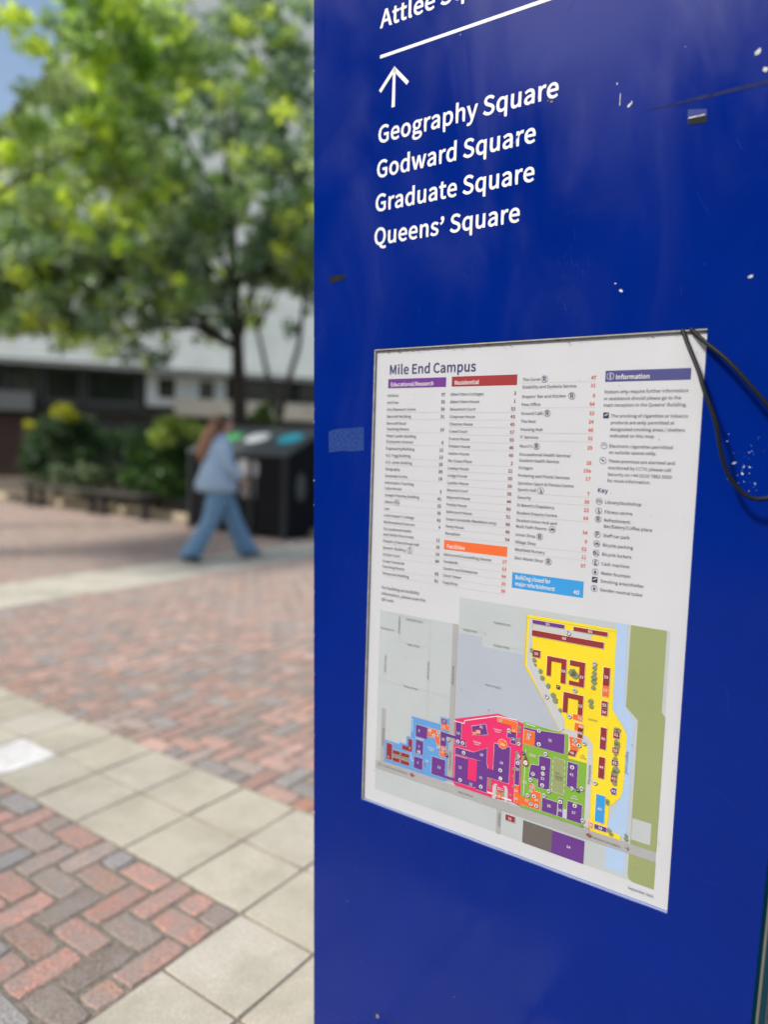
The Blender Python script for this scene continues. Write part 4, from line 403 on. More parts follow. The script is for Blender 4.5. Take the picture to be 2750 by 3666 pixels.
def direction_line(t, z, x0, x1, cap=41.3):
    p = Print(-.0002); w = x1-x0; p.text(t, x0, z, cap, WHITE, 'B', fit=w, k=0); p.build('direction_text', totem, label='white line of lettering reading '+t)
pw = Print(0)
direction_line('Attlee Square', 2229, -834, -834+41.3*pw.width('Attlee Square', 'B')*1.0)
direction_line('Geography Square', 2022, -833, -474)
direction_line('Godward Square', 1959, -834, -510)
direction_line(u'Graduate Square', 1897, -835, -509)
direction_line(u'Queens\u2019 Square', 1835, -835.5, -532)
Print(-.0002).rect(-833, -212, 2174.5, 2180.5, WHITE, 0).build('rule_line', totem)
p = Print(-.0002)
p.poly([(-803.2, 2080), (-796, 2080), (-796.6, 2136), (-796.6, 2150), (-802.6, 2150), (-802.6, 2136)], WHITE, 0)
p.poly([(-799.6, 2152.5), (-833.5, 2117.5), (-828.5, 2112.5), (-799.6, 2142.4)], WHITE, 0); p.poly([(-799.6, 2152.5), (-799.6, 2142.4), (-771, 2112.5), (-766, 2117.5)], WHITE, 0)
p.build('direction_arrow', totem)

# ---- the map poster
b = MB(); b.box((OX0+X0+.0028, .0052, OZ0+.0020), (OX1+X0-.0005, .0072, OZ1-.0026))
poster = b.build('map_poster', PAPER, totem, label='white campus map and building index sheet set into the opening')
PY = .0052
def part(): return Print(PY)
p = part(); p.text('Mile End Campus', -794, 1589.6, 23.4, PM['navy'], 'B', fit=187.5); p.build('heading_text', poster)
def bar(x0, x1, z0, z1, M, t, tx, tz, w):
    p = part(); p.rect(x0, x1, z0, z1, M); p.text(t, tx, tz, 9.4, PM['wh'], 'B', fit=w, k=2); return p
bar(-795.4, -667.2, 1563.2, 1580.7, PM['purple'], 'Educational/Research', -789.5, 1566.7, 96.5).build('section_heading', poster)
bar(-655.4, -527, 1563.3, 1581.2, PM['red'], 'Residential', -649.5, 1566.7, 49.8).build('section_heading', poster)
bar(-658.6, -531, 1265, 1282.6, PM['orange'], 'Facilities', -652.5, 1268.2, 38.0).build('section_heading', poster)
p = bar(-375, -246.3, 1564.5, 1582, PM['bar'], 'Information', -358.5, 1568.2, 53)
p.ring(-366.8, 1573.2, 5.6, .6, PM['wh'], 2).text('i', -366.8, 1569.8, 9.5, PM['wh'], 'B', 'c'); p.build('section_heading', poster)
p = part(); p.rect(-519.2, -391.3, 1212, 1239.5, PM['sky'])
p.text('Building closed for', -513.2, 1228.2, 9.3, PM['wh'], 'B', fit=64.5).text('major refurbishment', -513.2, 1216.8, 9.3, PM['wh'], 'B', fit=73).text('40', -397.5, 1216.5, 9.3, PM['wh'], 'B', 'r'); p.build('notice_box', poster)

TS = 6.9
def symbol(p, kind, x, z, r, ink, paper=None, k=2, lw=.55):
    if kind == 'smoke':
        p.rect(x-r*.86, x+r*.86, z-r*.86, z+r*.86, PM['ntext'], k).poly([(x-r*.5, z+r*.02), (x+r*.55, z+r*.55), (x+r*.62, z+r*.34), (x-r*.45, z-r*.2)], PM['wh'], k+1); return
    if paper is not None: p.disc(x, z, r, paper, k)
    p.ring(x, z, r, lw, ink, k+1); k += 1
    if kind in ('R', 'P', 'BL', '£', 'i'):
        s = r*(1.75 if len(kind) == 1 else 1.35); p.text(kind, x, z-s*.365, s, ink, 'B', 'c', k=k)
    elif kind == 'drop':
        p.poly([(x, z+r*.72), (x-r*.22, z+r*.2), (x-r*.4, z-r*.15), (x-r*.33, z-r*.45), (x, z-r*.6), (x+r*.33, z-r*.45), (x+r*.4, z-r*.15), (x+r*.22, z+r*.2)], ink, k)
    elif kind == 'bike':
        for s in (-1, 1): p.ring(x+s*r*.38, z-r*.15, r*.33, r*.12, ink, k, 12)
        p.line([(x-r*.38, z-r*.15), (x-r*.12, z+r*.3), (x+r*.3, z+r*.28), (x, z-r*.15), (x-r*.12, z+r*.3)], r*.12, ink, k).line([(x+r*.38, z-r*.15), (x+r*.22, z+r*.45), (x+r*.42, z+r*.48)], r*.12, ink, k)
    elif kind == 'book':
        p.line([(x-r*.6, z-r*.3), (x-r*.6, z+r*.3), (x-r*.3, z+r*.4), (x, z+r*.28), (x+r*.3, z+r*.4), (x+r*.6, z+r*.3), (x+r*.6, z-r*.3), (x+r*.3, z-r*.2), (x, z-r*.32), (x-r*.3, z-r*.2), (x-r*.6, z-r*.3)], r*.12, ink, k).line([(x, z+r*.28), (x, z-r*.32)], r*.12, ink, k)
    elif kind == 'gym':
        p.disc(x-r*.05, z+r*.5, r*.16, ink, k, 10).line([(x-r*.05, z+r*.32), (x-r*.15, z-r*.1), (x+r*.2, z-r*.25), (x+r*.15, z-r*.6)], r*.2, ink, k).line([(x-r*.05, z+r*.25), (x+r*.35, z+r*.05), (x+r*.4, z-r*.6), (x-r*.5, z-r*.6)], r*.1, ink, k)
    elif kind == 'wc':
        p.poly([(x-r*.42, z+r*.12), (x+r*.42, z+r*.12), (x+r*.3, z-r*.35), (x+r*.12, z-r*.62), (x-r*.12, z-r*.62), (x-r*.3, z-r*.35)], ink, k).ring(x, z+r*.32, r*.36, r*.12, ink, k, 12)
    elif kind == 'cup':
        p.line([(x-r*.5, z+r*.05), (x+r*.55, z+r*.4)], r*.16, ink, k)
    elif kind == 'cctv':
        p.poly([(x-r*.55, z+r*.42), (x+r*.3, z+r*.2), (x+r*.45, z-r*.12), (x-r*.4, z+r*.12)], ink, k).line([(x+r*.2, z), (x-r*.1, z-r*.4)], r*.16, ink, k)

def listing(rows, x, xr, nm):
    p = part()
    for z, t, num, icon, rule in rows:
        w = p.width(t)*TS
        p.text(t, x, z, TS, PM['text'], 'R', fit=w*.985)
        if num: p.text(num, xr, z-.2, 7.6, PM[nm], 'B', 'r')
        if icon: symbol(p, icon, x+w+(8.5 if len(t) > 12 else 7.2), z+2.6, 5.9, PM['ntext'], None, 1, .6)
        if rule: p.rect(x, xr, z-3.6, z-3.2, PM['rule'], 1)
    return p
ed = ['ArtsOne,37', 'ArtsTwo,35', 'Arts Research Centre,39', 'Bancroft Building,31', 'Bancroft Road|Teaching Rooms,10', 'Peter Landin Building|(Computer Science),6', 'Engineering Building,15', 'G.E. Fogg Building,13', 'G.O. Jones Building,25', 'Geography,26', 'Graduate Centre,18', 'Informatics Teaching|Laboratories,5', 'Joseph Priestley Building,41', 'Library,32', 'Law,36', "Lock-keeper\u2019s Cottage,42", 'Mathematical Sciences,4', 'Occupational Health|and Safety Directorate,12', "People\u2019s Palace/Great Hall,16", "Queens\u2019 Building,19", 'IQ East Court,64', 'Scape Canalside|Teaching Rooms,65', 'Temporary Building,61']
rows = []; z = 1546.8
for i, e in enumerate(ed):
    t, num = e.rsplit(',', 1); ls = t.split('|')
    for j, q in enumerate(ls):
        last = j == len(ls)-1
        rows.append((z, q, num if last else None, {'Library': 'book', "Queens\u2019 Building": 'i'}.get(q), last and i > 1 and i not in (6, 9)))
        z -= 10.85 if not last else 13.25
listing(rows, -796.3, -667.6, 'ntext').build('building_list', poster)
rs = 'Albert Stern Cottages,3;Albert Stern House,1;Beaumont Court,53;Chapman House,43;Chesney House,45;Creed Court,57;France House,55;Feilden House,46;Hatton House,40;Ifor Evans Place,2;Lindop House,21;Lodge House,50;Lynden House,59;Maurice Court,58;Maynard House,44;Pooley House,60;Selincourt House,51;Scape Canalside (Residents only),66;Varey House,49;Reception,54'.split(';')
rows = [(1546.9-13.37*i, *q.rsplit(',', 1), None, i > 1 and i not in (8,)) for i, q in enumerate(rs)]
listing(rows, -657.2, -527.5, 'nred').build('building_list', poster)
fs = 'Advice and Counselling Service,27;Canalside,63;Careers and Enterprise,64;Clock Tower,20;CopyShop,56'.split(';')
rows = [(1253.3-13.1*i, *q.rsplit(',', 1), None, True) for i, q in enumerate(fs)]
listing(rows, -658.8, -530.6, 'nor').build('building_list', poster)
f3 = [(1569.4, 'The Curve', '47', 'R', 1), (1556.9, 'Disability and Dyslexia Service', '31', None, 0), (1540.8, 'Drapers\u2019 Bar and Kitchen', '8', 'R', 0), (1527.4, 'Fees Office', '64', None, 1), (1512.3, 'Ground Caf\u00e9', '33', 'R', 0), (1498.8, 'The Nest', '24', None, 0), (1485.3, 'Housing Hub', '48', None, 1), (1472, 'IT Services', '31', None, 1), (1456.8, 'Mucci\u2019s', '29', 'R', 0), (1442.7, 'Occupational Health Service/', None, None, 0), (1432.2, 'Student Health Service', '28', None, 0), (1419.6, 'Octagon', '19a', None, 0), (1406.3, 'Portering and Postal Services', '17', None, 0), (1393.0, 'Qmotion Sport & Fitness Centre', None, None, 0), (1382, 'Sports Hall', '7', 'gym', 1), (1368.6, 'Security', '38', None, 1), (1355.1, 'St Benet\u2019s Chaplaincy', '23', None, 0), (1341.7, 'Student Enquiry Centre', '64', None, 1), (1328.6, 'Student Union Hub and', None, None, 0), (1318, 'Multi Faith Rooms', '34', 'bike', 0), (1303.6, 'Union Shop', '9', 'R', 0), (1290.8, 'Village Shop', '52', None, 1), (1277.5, 'Westfield Nursery', '11', None, 1), (1262.8, 'Zero Waste Shop', '67', 'R', 0)]
listing(f3, -517, -389.5, 'nor').build('building_list', poster)
p = part(); I = PM['text']
for z, t, w in ((1546.2, 'Visitors who require further information', 127.6), (1535.6, 'or assistance should please go to the', None), (1525.2, 'main reception in the Queens\u2019 Building.', None)): p.text(t, -375.6, z, TS, I, 'R', fit=w)
for z, t in ((1508.2, 'The smoking of cigarettes or tobacco'), (1487, 'designated smoking areas / shelters'), (1476.8, 'indicated on this map.'), (1460.4, 'Electronic cigarettes permitted'), (1436.6, 'These premises are alarmed and'), (1425.9, 'monitored by CCTV; please call'), (1415.3, 'Security on +44 (0)20 7882 5000'), (1405.3, 'for more information.')): p.text(t, -362.6, z, 6.78, I)
def mixed(z, a, bold, c):
    x = -362.6; p.text(a, x, z, 6.78, I); x += p.width(a)*6.78; p.text(bold, x, z, 6.78, I, 'B'); x += p.width(bold, 'B')*6.78+.3; p.text(c, x, z, 6.78, I)
mixed(1497.6, 'products are ', 'only', ' permitted at'); mixed(1450.5, 'on outside spaces ', 'only', '.')
symbol(p, 'smoke', -370.3, 1511.5, 5.4, PM['ntext']); symbol(p, 'cup', -370.8, 1463.2, 5.2, PM['ntext']); symbol(p, 'cctv', -371.3, 1439.4, 5.6, PM['ntext']); p.build('information_text', poster)
p = part(); p.text('Key', -377.2, 1387.8, 9.6, PM['navy'], 'B')
for z, t, ic in ((1370.4, 'Library/bookshop', 'book'), (1354.7, 'Fitness centre', 'gym'), (1341.2, 'Refreshment:', 'R'), (1331.6, 'Bar/Eatery/Coffee place', None), (1316.4, 'Staff car park', 'P'), (1301, 'Bicycle parking', 'bike'), (1285.8, 'Bicycle lockers', 'BL'), (1270.2, 'Cash machine', '£'), (1254.8, 'Water fountain', 'drop'), (1241.8, 'Smoking area/shelter', 'smoke'), (1227.5, 'Gender-neutral toilet', 'wc')):
    p.text(t, -364.2, z, TS, I)
    if ic: symbol(p, ic, -373.5, z+3.2, 5.4, PM['ntext'], None, 1, .6)
p.build('key_list', poster)
p = part()
for z, t in ((1172, 'For building accessibility'), (1160.2, 'Information, please scan this'), (1148.4, 'QR code')): p.text(t, -796.3, z, 7.65, I)
p.build('access_note', poster)

# ---- the street map
p = part(); q = PM
p.poly([(-798, 760), (-485, 760), (-291, 760), (-251, 760), (-251, 1180), (-621, 1180), (-621, 1129), (-798, 1129)], q['base'], 1)
p.poly([(-620, 1114), (-572.5, 1114), (-572.5, 1097), (-488, 1097), (-488, 1079), (-411, 980), (-496, 978), (-534, 981), (-620, 950)], q['hosp'], 2)
for a in ([(-752, 1129), (-752, 1073), (-683, 1073)], [(-681.5, 1129), (-681.5, 932)], [(-752, 1124), (-682, 1124)], [(-798, 988.5), (-634, 988.5)], [(-621, 1123), (-565, 1123)], [(-549, 1105), (-487, 1105)]): p.line(a, .7, q['rule'], 2)
p.rect(-633, -622, 826, 1129, q['road'], 3).rect(-787, -777, 822, 932, q['road'], 2)
p.rect(-798, -251, 805, 822, q['road'], 4)
p.rect(-528, -519, 759.5, 805, q['road'], 3)
# canal side
p.poly([(-334, 1180), (-317, 1180), (-314, 1048), (-297, 1024), (-297, 829), (-334, 829), (-311, 893), (-307, 1009), (-332, 1037)], q['canal'], 2).rect(-329, -298, 768, 805, q['canal'], 2)
p.poly([(-311, 1180), (-256, 1180), (-256, 1050), (-250, 1043), (-250, 822), (-291, 822), (-291, 1028), (-311, 1046)], q['park'], 2)
p.poly([(-292, 805), (-250, 805), (-250, 759.5), (-284, 759.5), (-290, 763), (-292, 769)], q['park'], 2).rect(-290, -260, 830, 866, q['base'], 3)
p.poly([(-488, 1169), (-333, 1169), (-332, 1037), (-312, 1008), (-307, 1000), (-307, 911), (-311, 893), (-328, 873), (-329, 833), (-307, 830), (-307, 822), (-369, 822), (-369, 935), (-402, 935), (-402, 974), (-415, 978), (-488, 1079)], q['yellow'], 3)
p.poly([(-483, 1164), (-476, 1164), (-476, 1098), (-411, 999), (-411, 980), (-419, 978), (-484, 1080)], q['roadl'], 4).poly([(-477, 1154), (-477, 1145), (-373, 1145), (-373, 1155)], q['roadl'], 4)
p.poly([(-414, 981), (-411, 986), (-386, 984), (-370, 981), (-361, 970), (-359, 940), (-359, 822), (-369, 822), (-369, 962), (-375, 972), (-402, 974)], q['roadl'], 4)
p.line([(-488, 1169), (-488, 1079), (-418, 978)], 1.2, q['edge'], 5).line([(-488, 1164), (-333, 1165)], .6, q['edge'], 5)
# quarters
p.poly([(-716, 932), (-652, 932), (-652, 947), (-633, 947), (-633, 826), (-640, 824), (-777, 824), (-777, 869), (-742, 869), (-742, 873), (-726, 873), (-726, 890), (-716, 890)], q['blue'], 5)
p.poly([(-621, 950), (-534, 981), (-484, 975), (-484, 824), (-499, 827), (-540, 823), (-615, 823), (-621, 829)], q['pink'], 5)
p.poly([(-484, 978), (-404, 976), (-402, 935), (-369, 935), (-368, 823), (-484, 823)], q['green'], 5)
p.line([(-622, 946), (-601, 946), (-600, 952), (-534, 976.5), (-496, 978)], 1.6, q['wh'], 6).line([(-713, 928), (-713, 902)], 1, q['wh'], 6).line([(-706, 892), (-687, 892)], 1.2, q['wh'], 6).line([(-716, 862), (-712, 845), (-706, 843)], 1, q['wh'], 6).line([(-480, 976), (-462, 975)], 1.2, q['wh'], 6).line([(-478, 930), (-478, 846)], 1, q['wh'], 6)
p.poly([(-427, 930), (-406, 930), (-405, 869), (-427, 869)], q['park'], 6)
for a in ((-427, 930, -406, 930), (-406, 930, -405, 869), (-405, 869, -427, 869), (-427, 869, -427, 930)):
    for k in range(6):
        u, w = k/6, (k+.6)/6; p.line([(a[0]+(a[2]-a[0])*u, a[1]+(a[3]-a[1])*u), (a[0]+(a[2]-a[0])*w, a[1]+(a[3]-a[1])*w)], .8, q['wh'], 7)
p.rect(-415, -398, 829, 845, q['roadl'], 6)
p.poly([(-538, 822), (-538, 845), (-534, 851), (-527, 851), (-531, 847), (-531, 822)], q['roadl'], 6).poly([(-508, 822), (-508, 846), (-511, 852), (-518, 852), (-514, 847), (-514, 822)], q['roadl'], 6).rect(-531, -514, 832, 847, q['park'], 6).disc(-523, 845, 8, q['pink'], 7).rect(-548, -538, 829, 832, q['wh'], 6).rect(-531, -500, 828, 831, q['wh'], 7).rect(-546, -541, 838, 857, q['tree'], 6)
def B(c, *pts):
    if len(pts) == 4 and not isinstance(pts[0], tuple):
        x0, x1, z0, z1 = pts; pts = ((x0, z0), (x1, z0), (x1, z1), (x0, z1))
    cx = sum(a for a, _ in pts)/len(pts); cz = sum(b_ for _, b_ in pts)/len(pts)
    ex = [(a+(.55 if a > cx else -.55), b_+(.55 if b_ > cz else -.55)) for a, b_ in pts]
    p.poly(ex, q['wh'], 7); p.poly(pts, q[c], 8)
R_, V_, O_ = 'mred', 'mpurp', 'mor'
B(V_, -477, -420, 1155.5, 1162); B(R_, -404, -347, 1155, 1162); B(R_, -477, -352, 1134, 1144); B(R_, -474, -460, 1097.5, 1110)
B(R_, (-447, 1104), (-413, 1104), (-413, 1062), (-421.5, 1062), (-421.5, 1096.5), (-439.5, 1096.5), (-439.5, 1070), (-447, 1070))
B(R_, (-407, 1104.5), (-381, 1104.5), (-381, 1062.5), (-407, 1062.5), (-407, 1069.5), (-390, 1069.5), (-390, 1096), (-407, 1096))
B(R_, (-415, 1048), (-381, 1048), (-381, 1014.5), (-389, 1014.5), (-389, 1039.5), (-407, 1039.5), (-407, 1013), (-415, 1013))
B(R_, -350, -339.5, 1073.5, 1104); B(O_, -350, -339.5, 1055.5, 1073); B(R_, -350, -340, 1035.5, 1047.5); B(R_, -350, -340, 1023.5, 1035); B(O_, -397, -381, 1005, 1014); B(O_, -393, -378.5, 987, 1000); B(R_, -387, -378.5, 975.5, 992.5)
B(O_, (-401, 974), (-380, 974), (-381, 967), (-386, 952), (-398, 951)); B(R_, (-398, 951), (-386, 952), (-390, 941), (-403, 941))
B(R_, -349, -339, 966.5, 1003); B(R_, -328, -318, 990.5, 1003); B(R_, -328, -318, 966, 975); B(R_, -349, -339, 917, 953); B(R_, -328, -318, 944.5, 954); B(R_, -328, -318, 916.5, 929); B(V_, (-324, 907), (-318, 907), (-318, 896), (-325, 896), (-328, 901)); B('sky', -350, -335, 842, 888.5); B(O_, -361, -353, 829, 836.5); B(V_, -350, -330, 828.5, 836.5)
B(O_, (-534, 974.5), (-496, 974.5), (-496, 951), (-507, 951), (-507, 965.5), (-534, 965.5)); B(V_, (-514, 951), (-507, 951), (-507, 955.5), (-497, 955.5), (-497, 933.5), (-507, 933.5), (-507, 943), (-514, 943))
B(V_, (-618, 945.5), (-606, 945.5), (-606, 914), (-596, 914), (-596, 903), (-618, 903)); B(V_, (-585, 945), (-557, 956), (-552, 938), (-581, 928)); p.poly([(-582, 934), (-576.5, 937.5), (-577, 940), (-567, 943), (-566, 935), (-580, 929)], q['mor'], 9)
B(V_, (-617, 897), (-579, 897), (-552, 912.5), (-552, 885), (-617, 884))
B(V_, (-617, 881), (-590, 881), (-590, 843), (-571, 843), (-571, 884), (-552, 885), (-549, 875), (-549, 829), (-571, 829), (-571, 832), (-590, 830.5), (-617, 830.5))
B(V_, (-538, 925.5), (-507, 925.5), (-507, 858.5), (-549, 858.5), (-549, 875), (-538.5, 875)); p.disc(-522, 928, 9.6, q['wh'], 9, 8).disc(-522, 928, 9, q['mor'], 10, 8)
B(V_, -705, -679, 895, 919); B(O_, (-678.5, 919), (-651, 919), (-651, 892), (-659.5, 892), (-659.5, 902), (-678.5, 902)); B(V_, (-650, 919), (-618, 918), (-618, 913), (-637.5, 912.5), (-637.5, 892), (-650, 892)); B(V_, -649, -637, 934.5, 945); B(O_, -649, -633, 924, 934); B(V_, -704, -687, 861.5, 889); B(O_, -650, -637, 871, 892); B(V_, -707, -687, 831, 855)
B(V_, (-667, 865.5), (-637, 865.5), (-637, 836), (-617, 836), (-617, 830.5), (-667, 830.5)); B(R_, -772, -758.5, 831, 865); B(R_, -757, -718, 846, 854.5); B(R_, -757, -717, 831, 839.5); p.rect(-756, -720, 840.5, 845, q['tree'], 7); B(R_, (-721, 886.5), (-712, 886.5), (-712, 860.5), (-735.5, 860.5), (-735.5, 869.5), (-721, 869.5))
B(O_, -483, -462.5, 939.5, 965); B(V_, (-483, 969.5), (-462, 969.5), (-409, 975), (-408.5, 940.5), (-462, 940), (-462, 966), (-483, 966)); B(V_, (-452, 926), (-431.5, 926), (-431.5, 869.5), (-452.5, 869.5), (-452.5, 883), (-470, 883), (-467, 906), (-452, 908)); B(V_, -401, -383.5, 886, 929.5); B(V_, -496, -487, 861.5, 907)
B(O_, (-495, 860.5), (-487, 860.5), (-486, 846), (-478, 842), (-464, 843), (-464, 859), (-469, 864), (-468, 870), (-464, 872.5), (-459, 869), (-457, 860), (-446.5, 860), (-446.5, 828.5), (-495, 828.5))
B(V_, -443, -415.5, 829, 853); B(V_, -414, -405.5, 829, 861.5); B(V_, -398, -372.5, 829, 861.5); B(R_, -510, -492, 790.5, 801.5); p.rect(-476, -422, 760.3, 801, q['brown'], 6); p.rect(-422, -365.5, 760.3, 800.5, q['mpurp'], 6)
tr = random.Random(11)
for x, z, r in ((-476, 1108, 4), (-470, 1092, 4), (-468, 1084, 2.5), (-458, 1075, 4), (-454, 1064, 4.5), (-443, 1052, 4.5), (-433, 1038, 5), (-429, 1030, 5), (-419, 1015, 3.5), (-402, 1084, 7), (-398, 1081, 7), (-365, 1099, 4), (-365, 1091, 4), (-365, 1083, 5), (-365, 1076, 5), (-365, 1066, 4), (-368, 1042, 4.5), (-367, 1034, 4.5), (-324, 1005, 4), (-320, 1005, 4), (-322, 984, 5), (-321, 979, 5), (-323, 964, 3), (-323, 956, 4), (-321, 938, 6), (-322, 932, 5.5), (-322, 915, 4), (-331, 882, 3.5), (-331, 878, 3.5), (-326, 833, 4), (-322, 828, 3.5), (-298, 834, 3), (-298, 828, 3.5), (-491, 966, 3.5), (-491, 958, 3), (-491, 945, 3.5), (-493, 919, 4), (-493, 911, 4), (-498, 889, 3.3), (-498, 875, 3.3), (-498, 857, 3), (-502, 839, 3), (-683, 845, 3)):
    n = 11; p.poly([(x+r*tr.uniform(.78, 1.15)*math.cos(2*math.pi*i/n), z+r*tr.uniform(.78, 1.15)*math.sin(2*math.pi*i/n)) for i in range(n)], q['tree'], 9)
for t, x, z, s, mode, col, wt in json.loads(LABELS):
    p.text(t, x, z, s, PM['navy'] if t.startswith('Sept') else q[col], 'B' if wt == 'B' else 'R', vertical=(mode == 'v'), k=11)
NUM = [('65', -449, 1156.6), ('66', -375.5, 1156.2), ('60', -419, 1137), ('59', -467, 1101.5), ('58', -417.3, 1081), ('57', -385.5, 1077), ('55', -344.7, 1086), ('63', -344.7, 1064), ('55', -344.9, 1039), ('54', -345, 1027), ('53', -385, 1028), ('52', -384.5, 1007.2), ('48', -382.3, 994), ('46', -382.7, 982), ('47', -392, 959.5), ('46', -394.5, 944.5), ('49', -344, 982.5), ('51', -323, 994.5), ('50', -323, 968.2), ('44', -344, 934), ('45', -323, 947), ('43', -323, 920.5), ('42', -322, 899.5), ('40', -342.5, 862.5), ('38', -357, 830.5), ('39', -340, 830.2), ('27', -527.5, 967.5), ('28', -501.5, 955.5), ('26', -502, 940.5), ('13', -612, 923), ('61', -565, 946.5), ('17', -577.7, 931.5), ('56', -570.3, 936), ('18', -562.5, 895), ('15', -605, 859), ('15', -581.5, 833.5), ('16', -562, 852), ('19', -522.5, 891), ('19a', -522, 925.5), ('6', -697, 906), ('7', -671.5, 906.5), ('8', -655, 907), ('10', -643.5, 903), ('12', -643, 938.2), ('11', -643, 927), ('5', -696, 875), ('9', -643.5, 878), ('4', -697.5, 842), ('14', -677, 851), ('15', -650, 846), ('1', -766, 834), ('2', -738, 848.5), ('2', -738, 832.8), ('3', -717, 866), ('29', -474, 949), ('31', -434, 956), ('32', -444, 885), ('41', -393, 907), ('25', -491.5, 888), ('24', -492, 848), ('23', -491, 834), ('33', -464, 856.5), ('34', -453.5, 843.5), ('67', -470.5, 837), ('35', -430, 840), ('36', -410, 838.5), ('37', -386, 842), ('21', -501, 793.5), ('64', -391.5, 779), ('20', -524, 828)]
p.disc(-524, 830.5, 5, q['mor'], 9)
for t, x, z in NUM: p.text(t, x, z, 6.1, q['wh'], 'B', 'c', k=11)
p.line([(-789.5, 815.5), (-783, 815.5)], .8, q['dg'], 11).line([(-786.5, 818.5), (-789.5, 815.5), (-786.5, 812.5)], .8, q['dg'], 11)
p.line([(-299, 813.5), (-292, 813.5)], .9, q['dg'], 11).line([(-295, 817), (-292, 813.5), (-295, 810)], .9, q['dg'], 11)
for x, z in ((-710, 816), (-358, 814)): p.ring(x, z, 3.6, 1, q['red'], 11).rect(x-5, x+5, z-.8, z+.8, q['red'], 12)
for kind, pts in dict(bike=[(-511, 956), (-491, 937), (-375, 969), (-441, 932), (-466, 878), (-432, 868), (-470, 849), (-440, 858), (-375, 890), (-353, 907), (-370, 836), (-403, 1008.5), (-633, 908), (-365, 1107), (-396, 1055)], wc=[(-455, 970), (-491, 902), (-444, 906), (-453, 835), (-393, 922), (-696, 866), (-612, 909), (-599, 891), (-524, 879)], R=[(-473, 958), (-391, 969), (-462, 890), (-463, 866), (-463, 835), (-655, 915), (-643, 887)], drop=[(-454, 946), (-384, 963), (-444, 875), (-458, 851), (-410, 856), (-385, 857), (-664, 907), (-602, 909), (-604, 837), (-561, 837)], BL=[(-491, 914), (-392, 885)], book=[(-444, 896)], gym=[(-673, 914)], i=[(-523, 864)], P=[(-412, 1150), (-445, 1033)], smoke=[(-425, 1054), (-481, 922), (-381, 885), (-635, 876)]).items():
    for x, z in pts: symbol(p, '£' if kind == 'GBP' else kind, x, z, 4.0 if kind != 'smoke' else 3.6, q['ntext'], q['wh'], 11, .35)
symbol(p, '£', -653, 887, 4, q['ntext'], q['wh'], 11, .35)
p.poly([(-477, 920), (-480.5, 911), (-482.5, 906), (-481, 901.5), (-477, 899), (-472.5, 901.5), (-471, 906), (-473, 911)], q['mred'], 11).disc(-476.8, 906.3, 4.3, q['wh'], 12)
for t, z in (('You are', 906.8), ('here', 904.2)): p.text(t, -476.8, z, 2.0, q['dg'], 'B', 'c', k=13)
p.build('street_map', poster)

# ---- wear on the sign: tape, chips, scuffs, the streak, dirt on the poster, the hatch
BT = mat('black_tape', (.009, .012, .014), .6, spec=.12, noise=(60, .5)); CT = mat('clear_tape_residue', (.016, .045, .20), .8, spec=.12, noise=(220, .7)); CHIP = mat('bare_chip', (.55, .55, .52), .8, noise=(150, .4)); SCUFF = mat('scuff', (.012, .05, .28), .7, spec=.15); GRIME = mat('grime', (.16, .14, .12), .9); STREAK = mat('streak_residue', (.018, .026, .10), .85, spec=.1, noise=(90, .6))
def patch(name, pts, M, y=-.0003, **k):
    pr = Print(y); pr.poly([(a, z) for a, z in pts], M, 0); return pr.build(name, totem, **k)
patch('tape_patch', [(-941, 1775), (-911, 1777), (-904, 1783), (-902, 1788), (-942, 1789)], BT, label='torn black tape scrap near the left edge')
patch('tape_patch', [(-936, 1478), (-925, 1482), (-905, 1485), (-878, 1486), (-847, 1489), (-846, 1470), (-845, 1443), (-870, 1440), (-900, 1440), (-934, 1436), (-935, 1455)], CT, label='dusty clear tape residue left of the map')
patch('tape_patch', [(-274, 1955), (-248, 1950), (-247, 1931), (-273, 1933)], mat('blue_tape', (.004, .02, .20), .3, coat=.5), label='square of tape in the upper right')
patch('tape_edge', [(-272.5, 1941.5), (-248, 1941.5), (-247, 1931), (-273, 1933)], BT, y=-.0005)
patch('tape_edge', [(-272.5, 1943.5), (-250, 1943.3), (-250, 1941.8), (-272.5, 1941.8)], CHIP, y=-.0006)
patch('tape_streak', [(-335, 1967), (-300, 1969), (-255, 1970.5), (-120, 1971.5), (-60, 1972), (-60, 1966), (-120, 1965.5), (-255, 1965), (-300, 1966)], STREAK)
wr = random.Random(21); pr = Print(-.0003)
def fleck(x, z, s, M, el=1.0, an=None, k=0):
    an = wr.uniform(0, 6.28) if an is None else an; n = 7; pts = []
    for i in range(n):
        t = 2*math.pi*i/n; u, w = s*el*math.cos(t)*wr.uniform(.5, 1.2), s*math.sin(t)*wr.uniform(.5, 1.2)
        pts.append((x+u*math.cos(an)-w*math.sin(an), z+u*math.sin(an)+w*math.cos(an)))
    pr.poly(pts, M, k)
for x, z, s, el in ((-186, 2011, 5, 1.6), (-175, 1985, 5, 1.3), (-361, 1981, 3, 2.2), (-357, 1984, 2, 2), (-174, 1706, 3.4, 1.7), (-356, 1704, 2.6, 2), (-366, 1716, 1.4, 2), (-381, 2018, 1.4, 2.5)): fleck(x, z, s*.75, CHIP, el)
pr.rect(-375.5, -374.5, 1984, 2002, CHIP, 0)
for _ in range(45):                            # the scraped cluster right of the map
    x, z = wr.gauss(-162, 13), wr.gauss(1443, 22)
    if x < -215: continue
    fleck(x, z, wr.expovariate(2.2)+.25, CHIP if wr.random() < .4 else SCUFF, wr.uniform(1, 3))
for _ in range(100):
    z = wr.uniform(.15, 2.5); x = wr.uniform(le(z)+.01, re_(z)-.01)
    if OX0-.01 < x < OX1+.01 and OZ0-.01 < z < OZ1+.01: continue
    fleck(x*1000, z*1000, wr.uniform(.25, .7), CHIP if wr.random() < .35 else SCUFF, wr.uniform(1, 2.5))
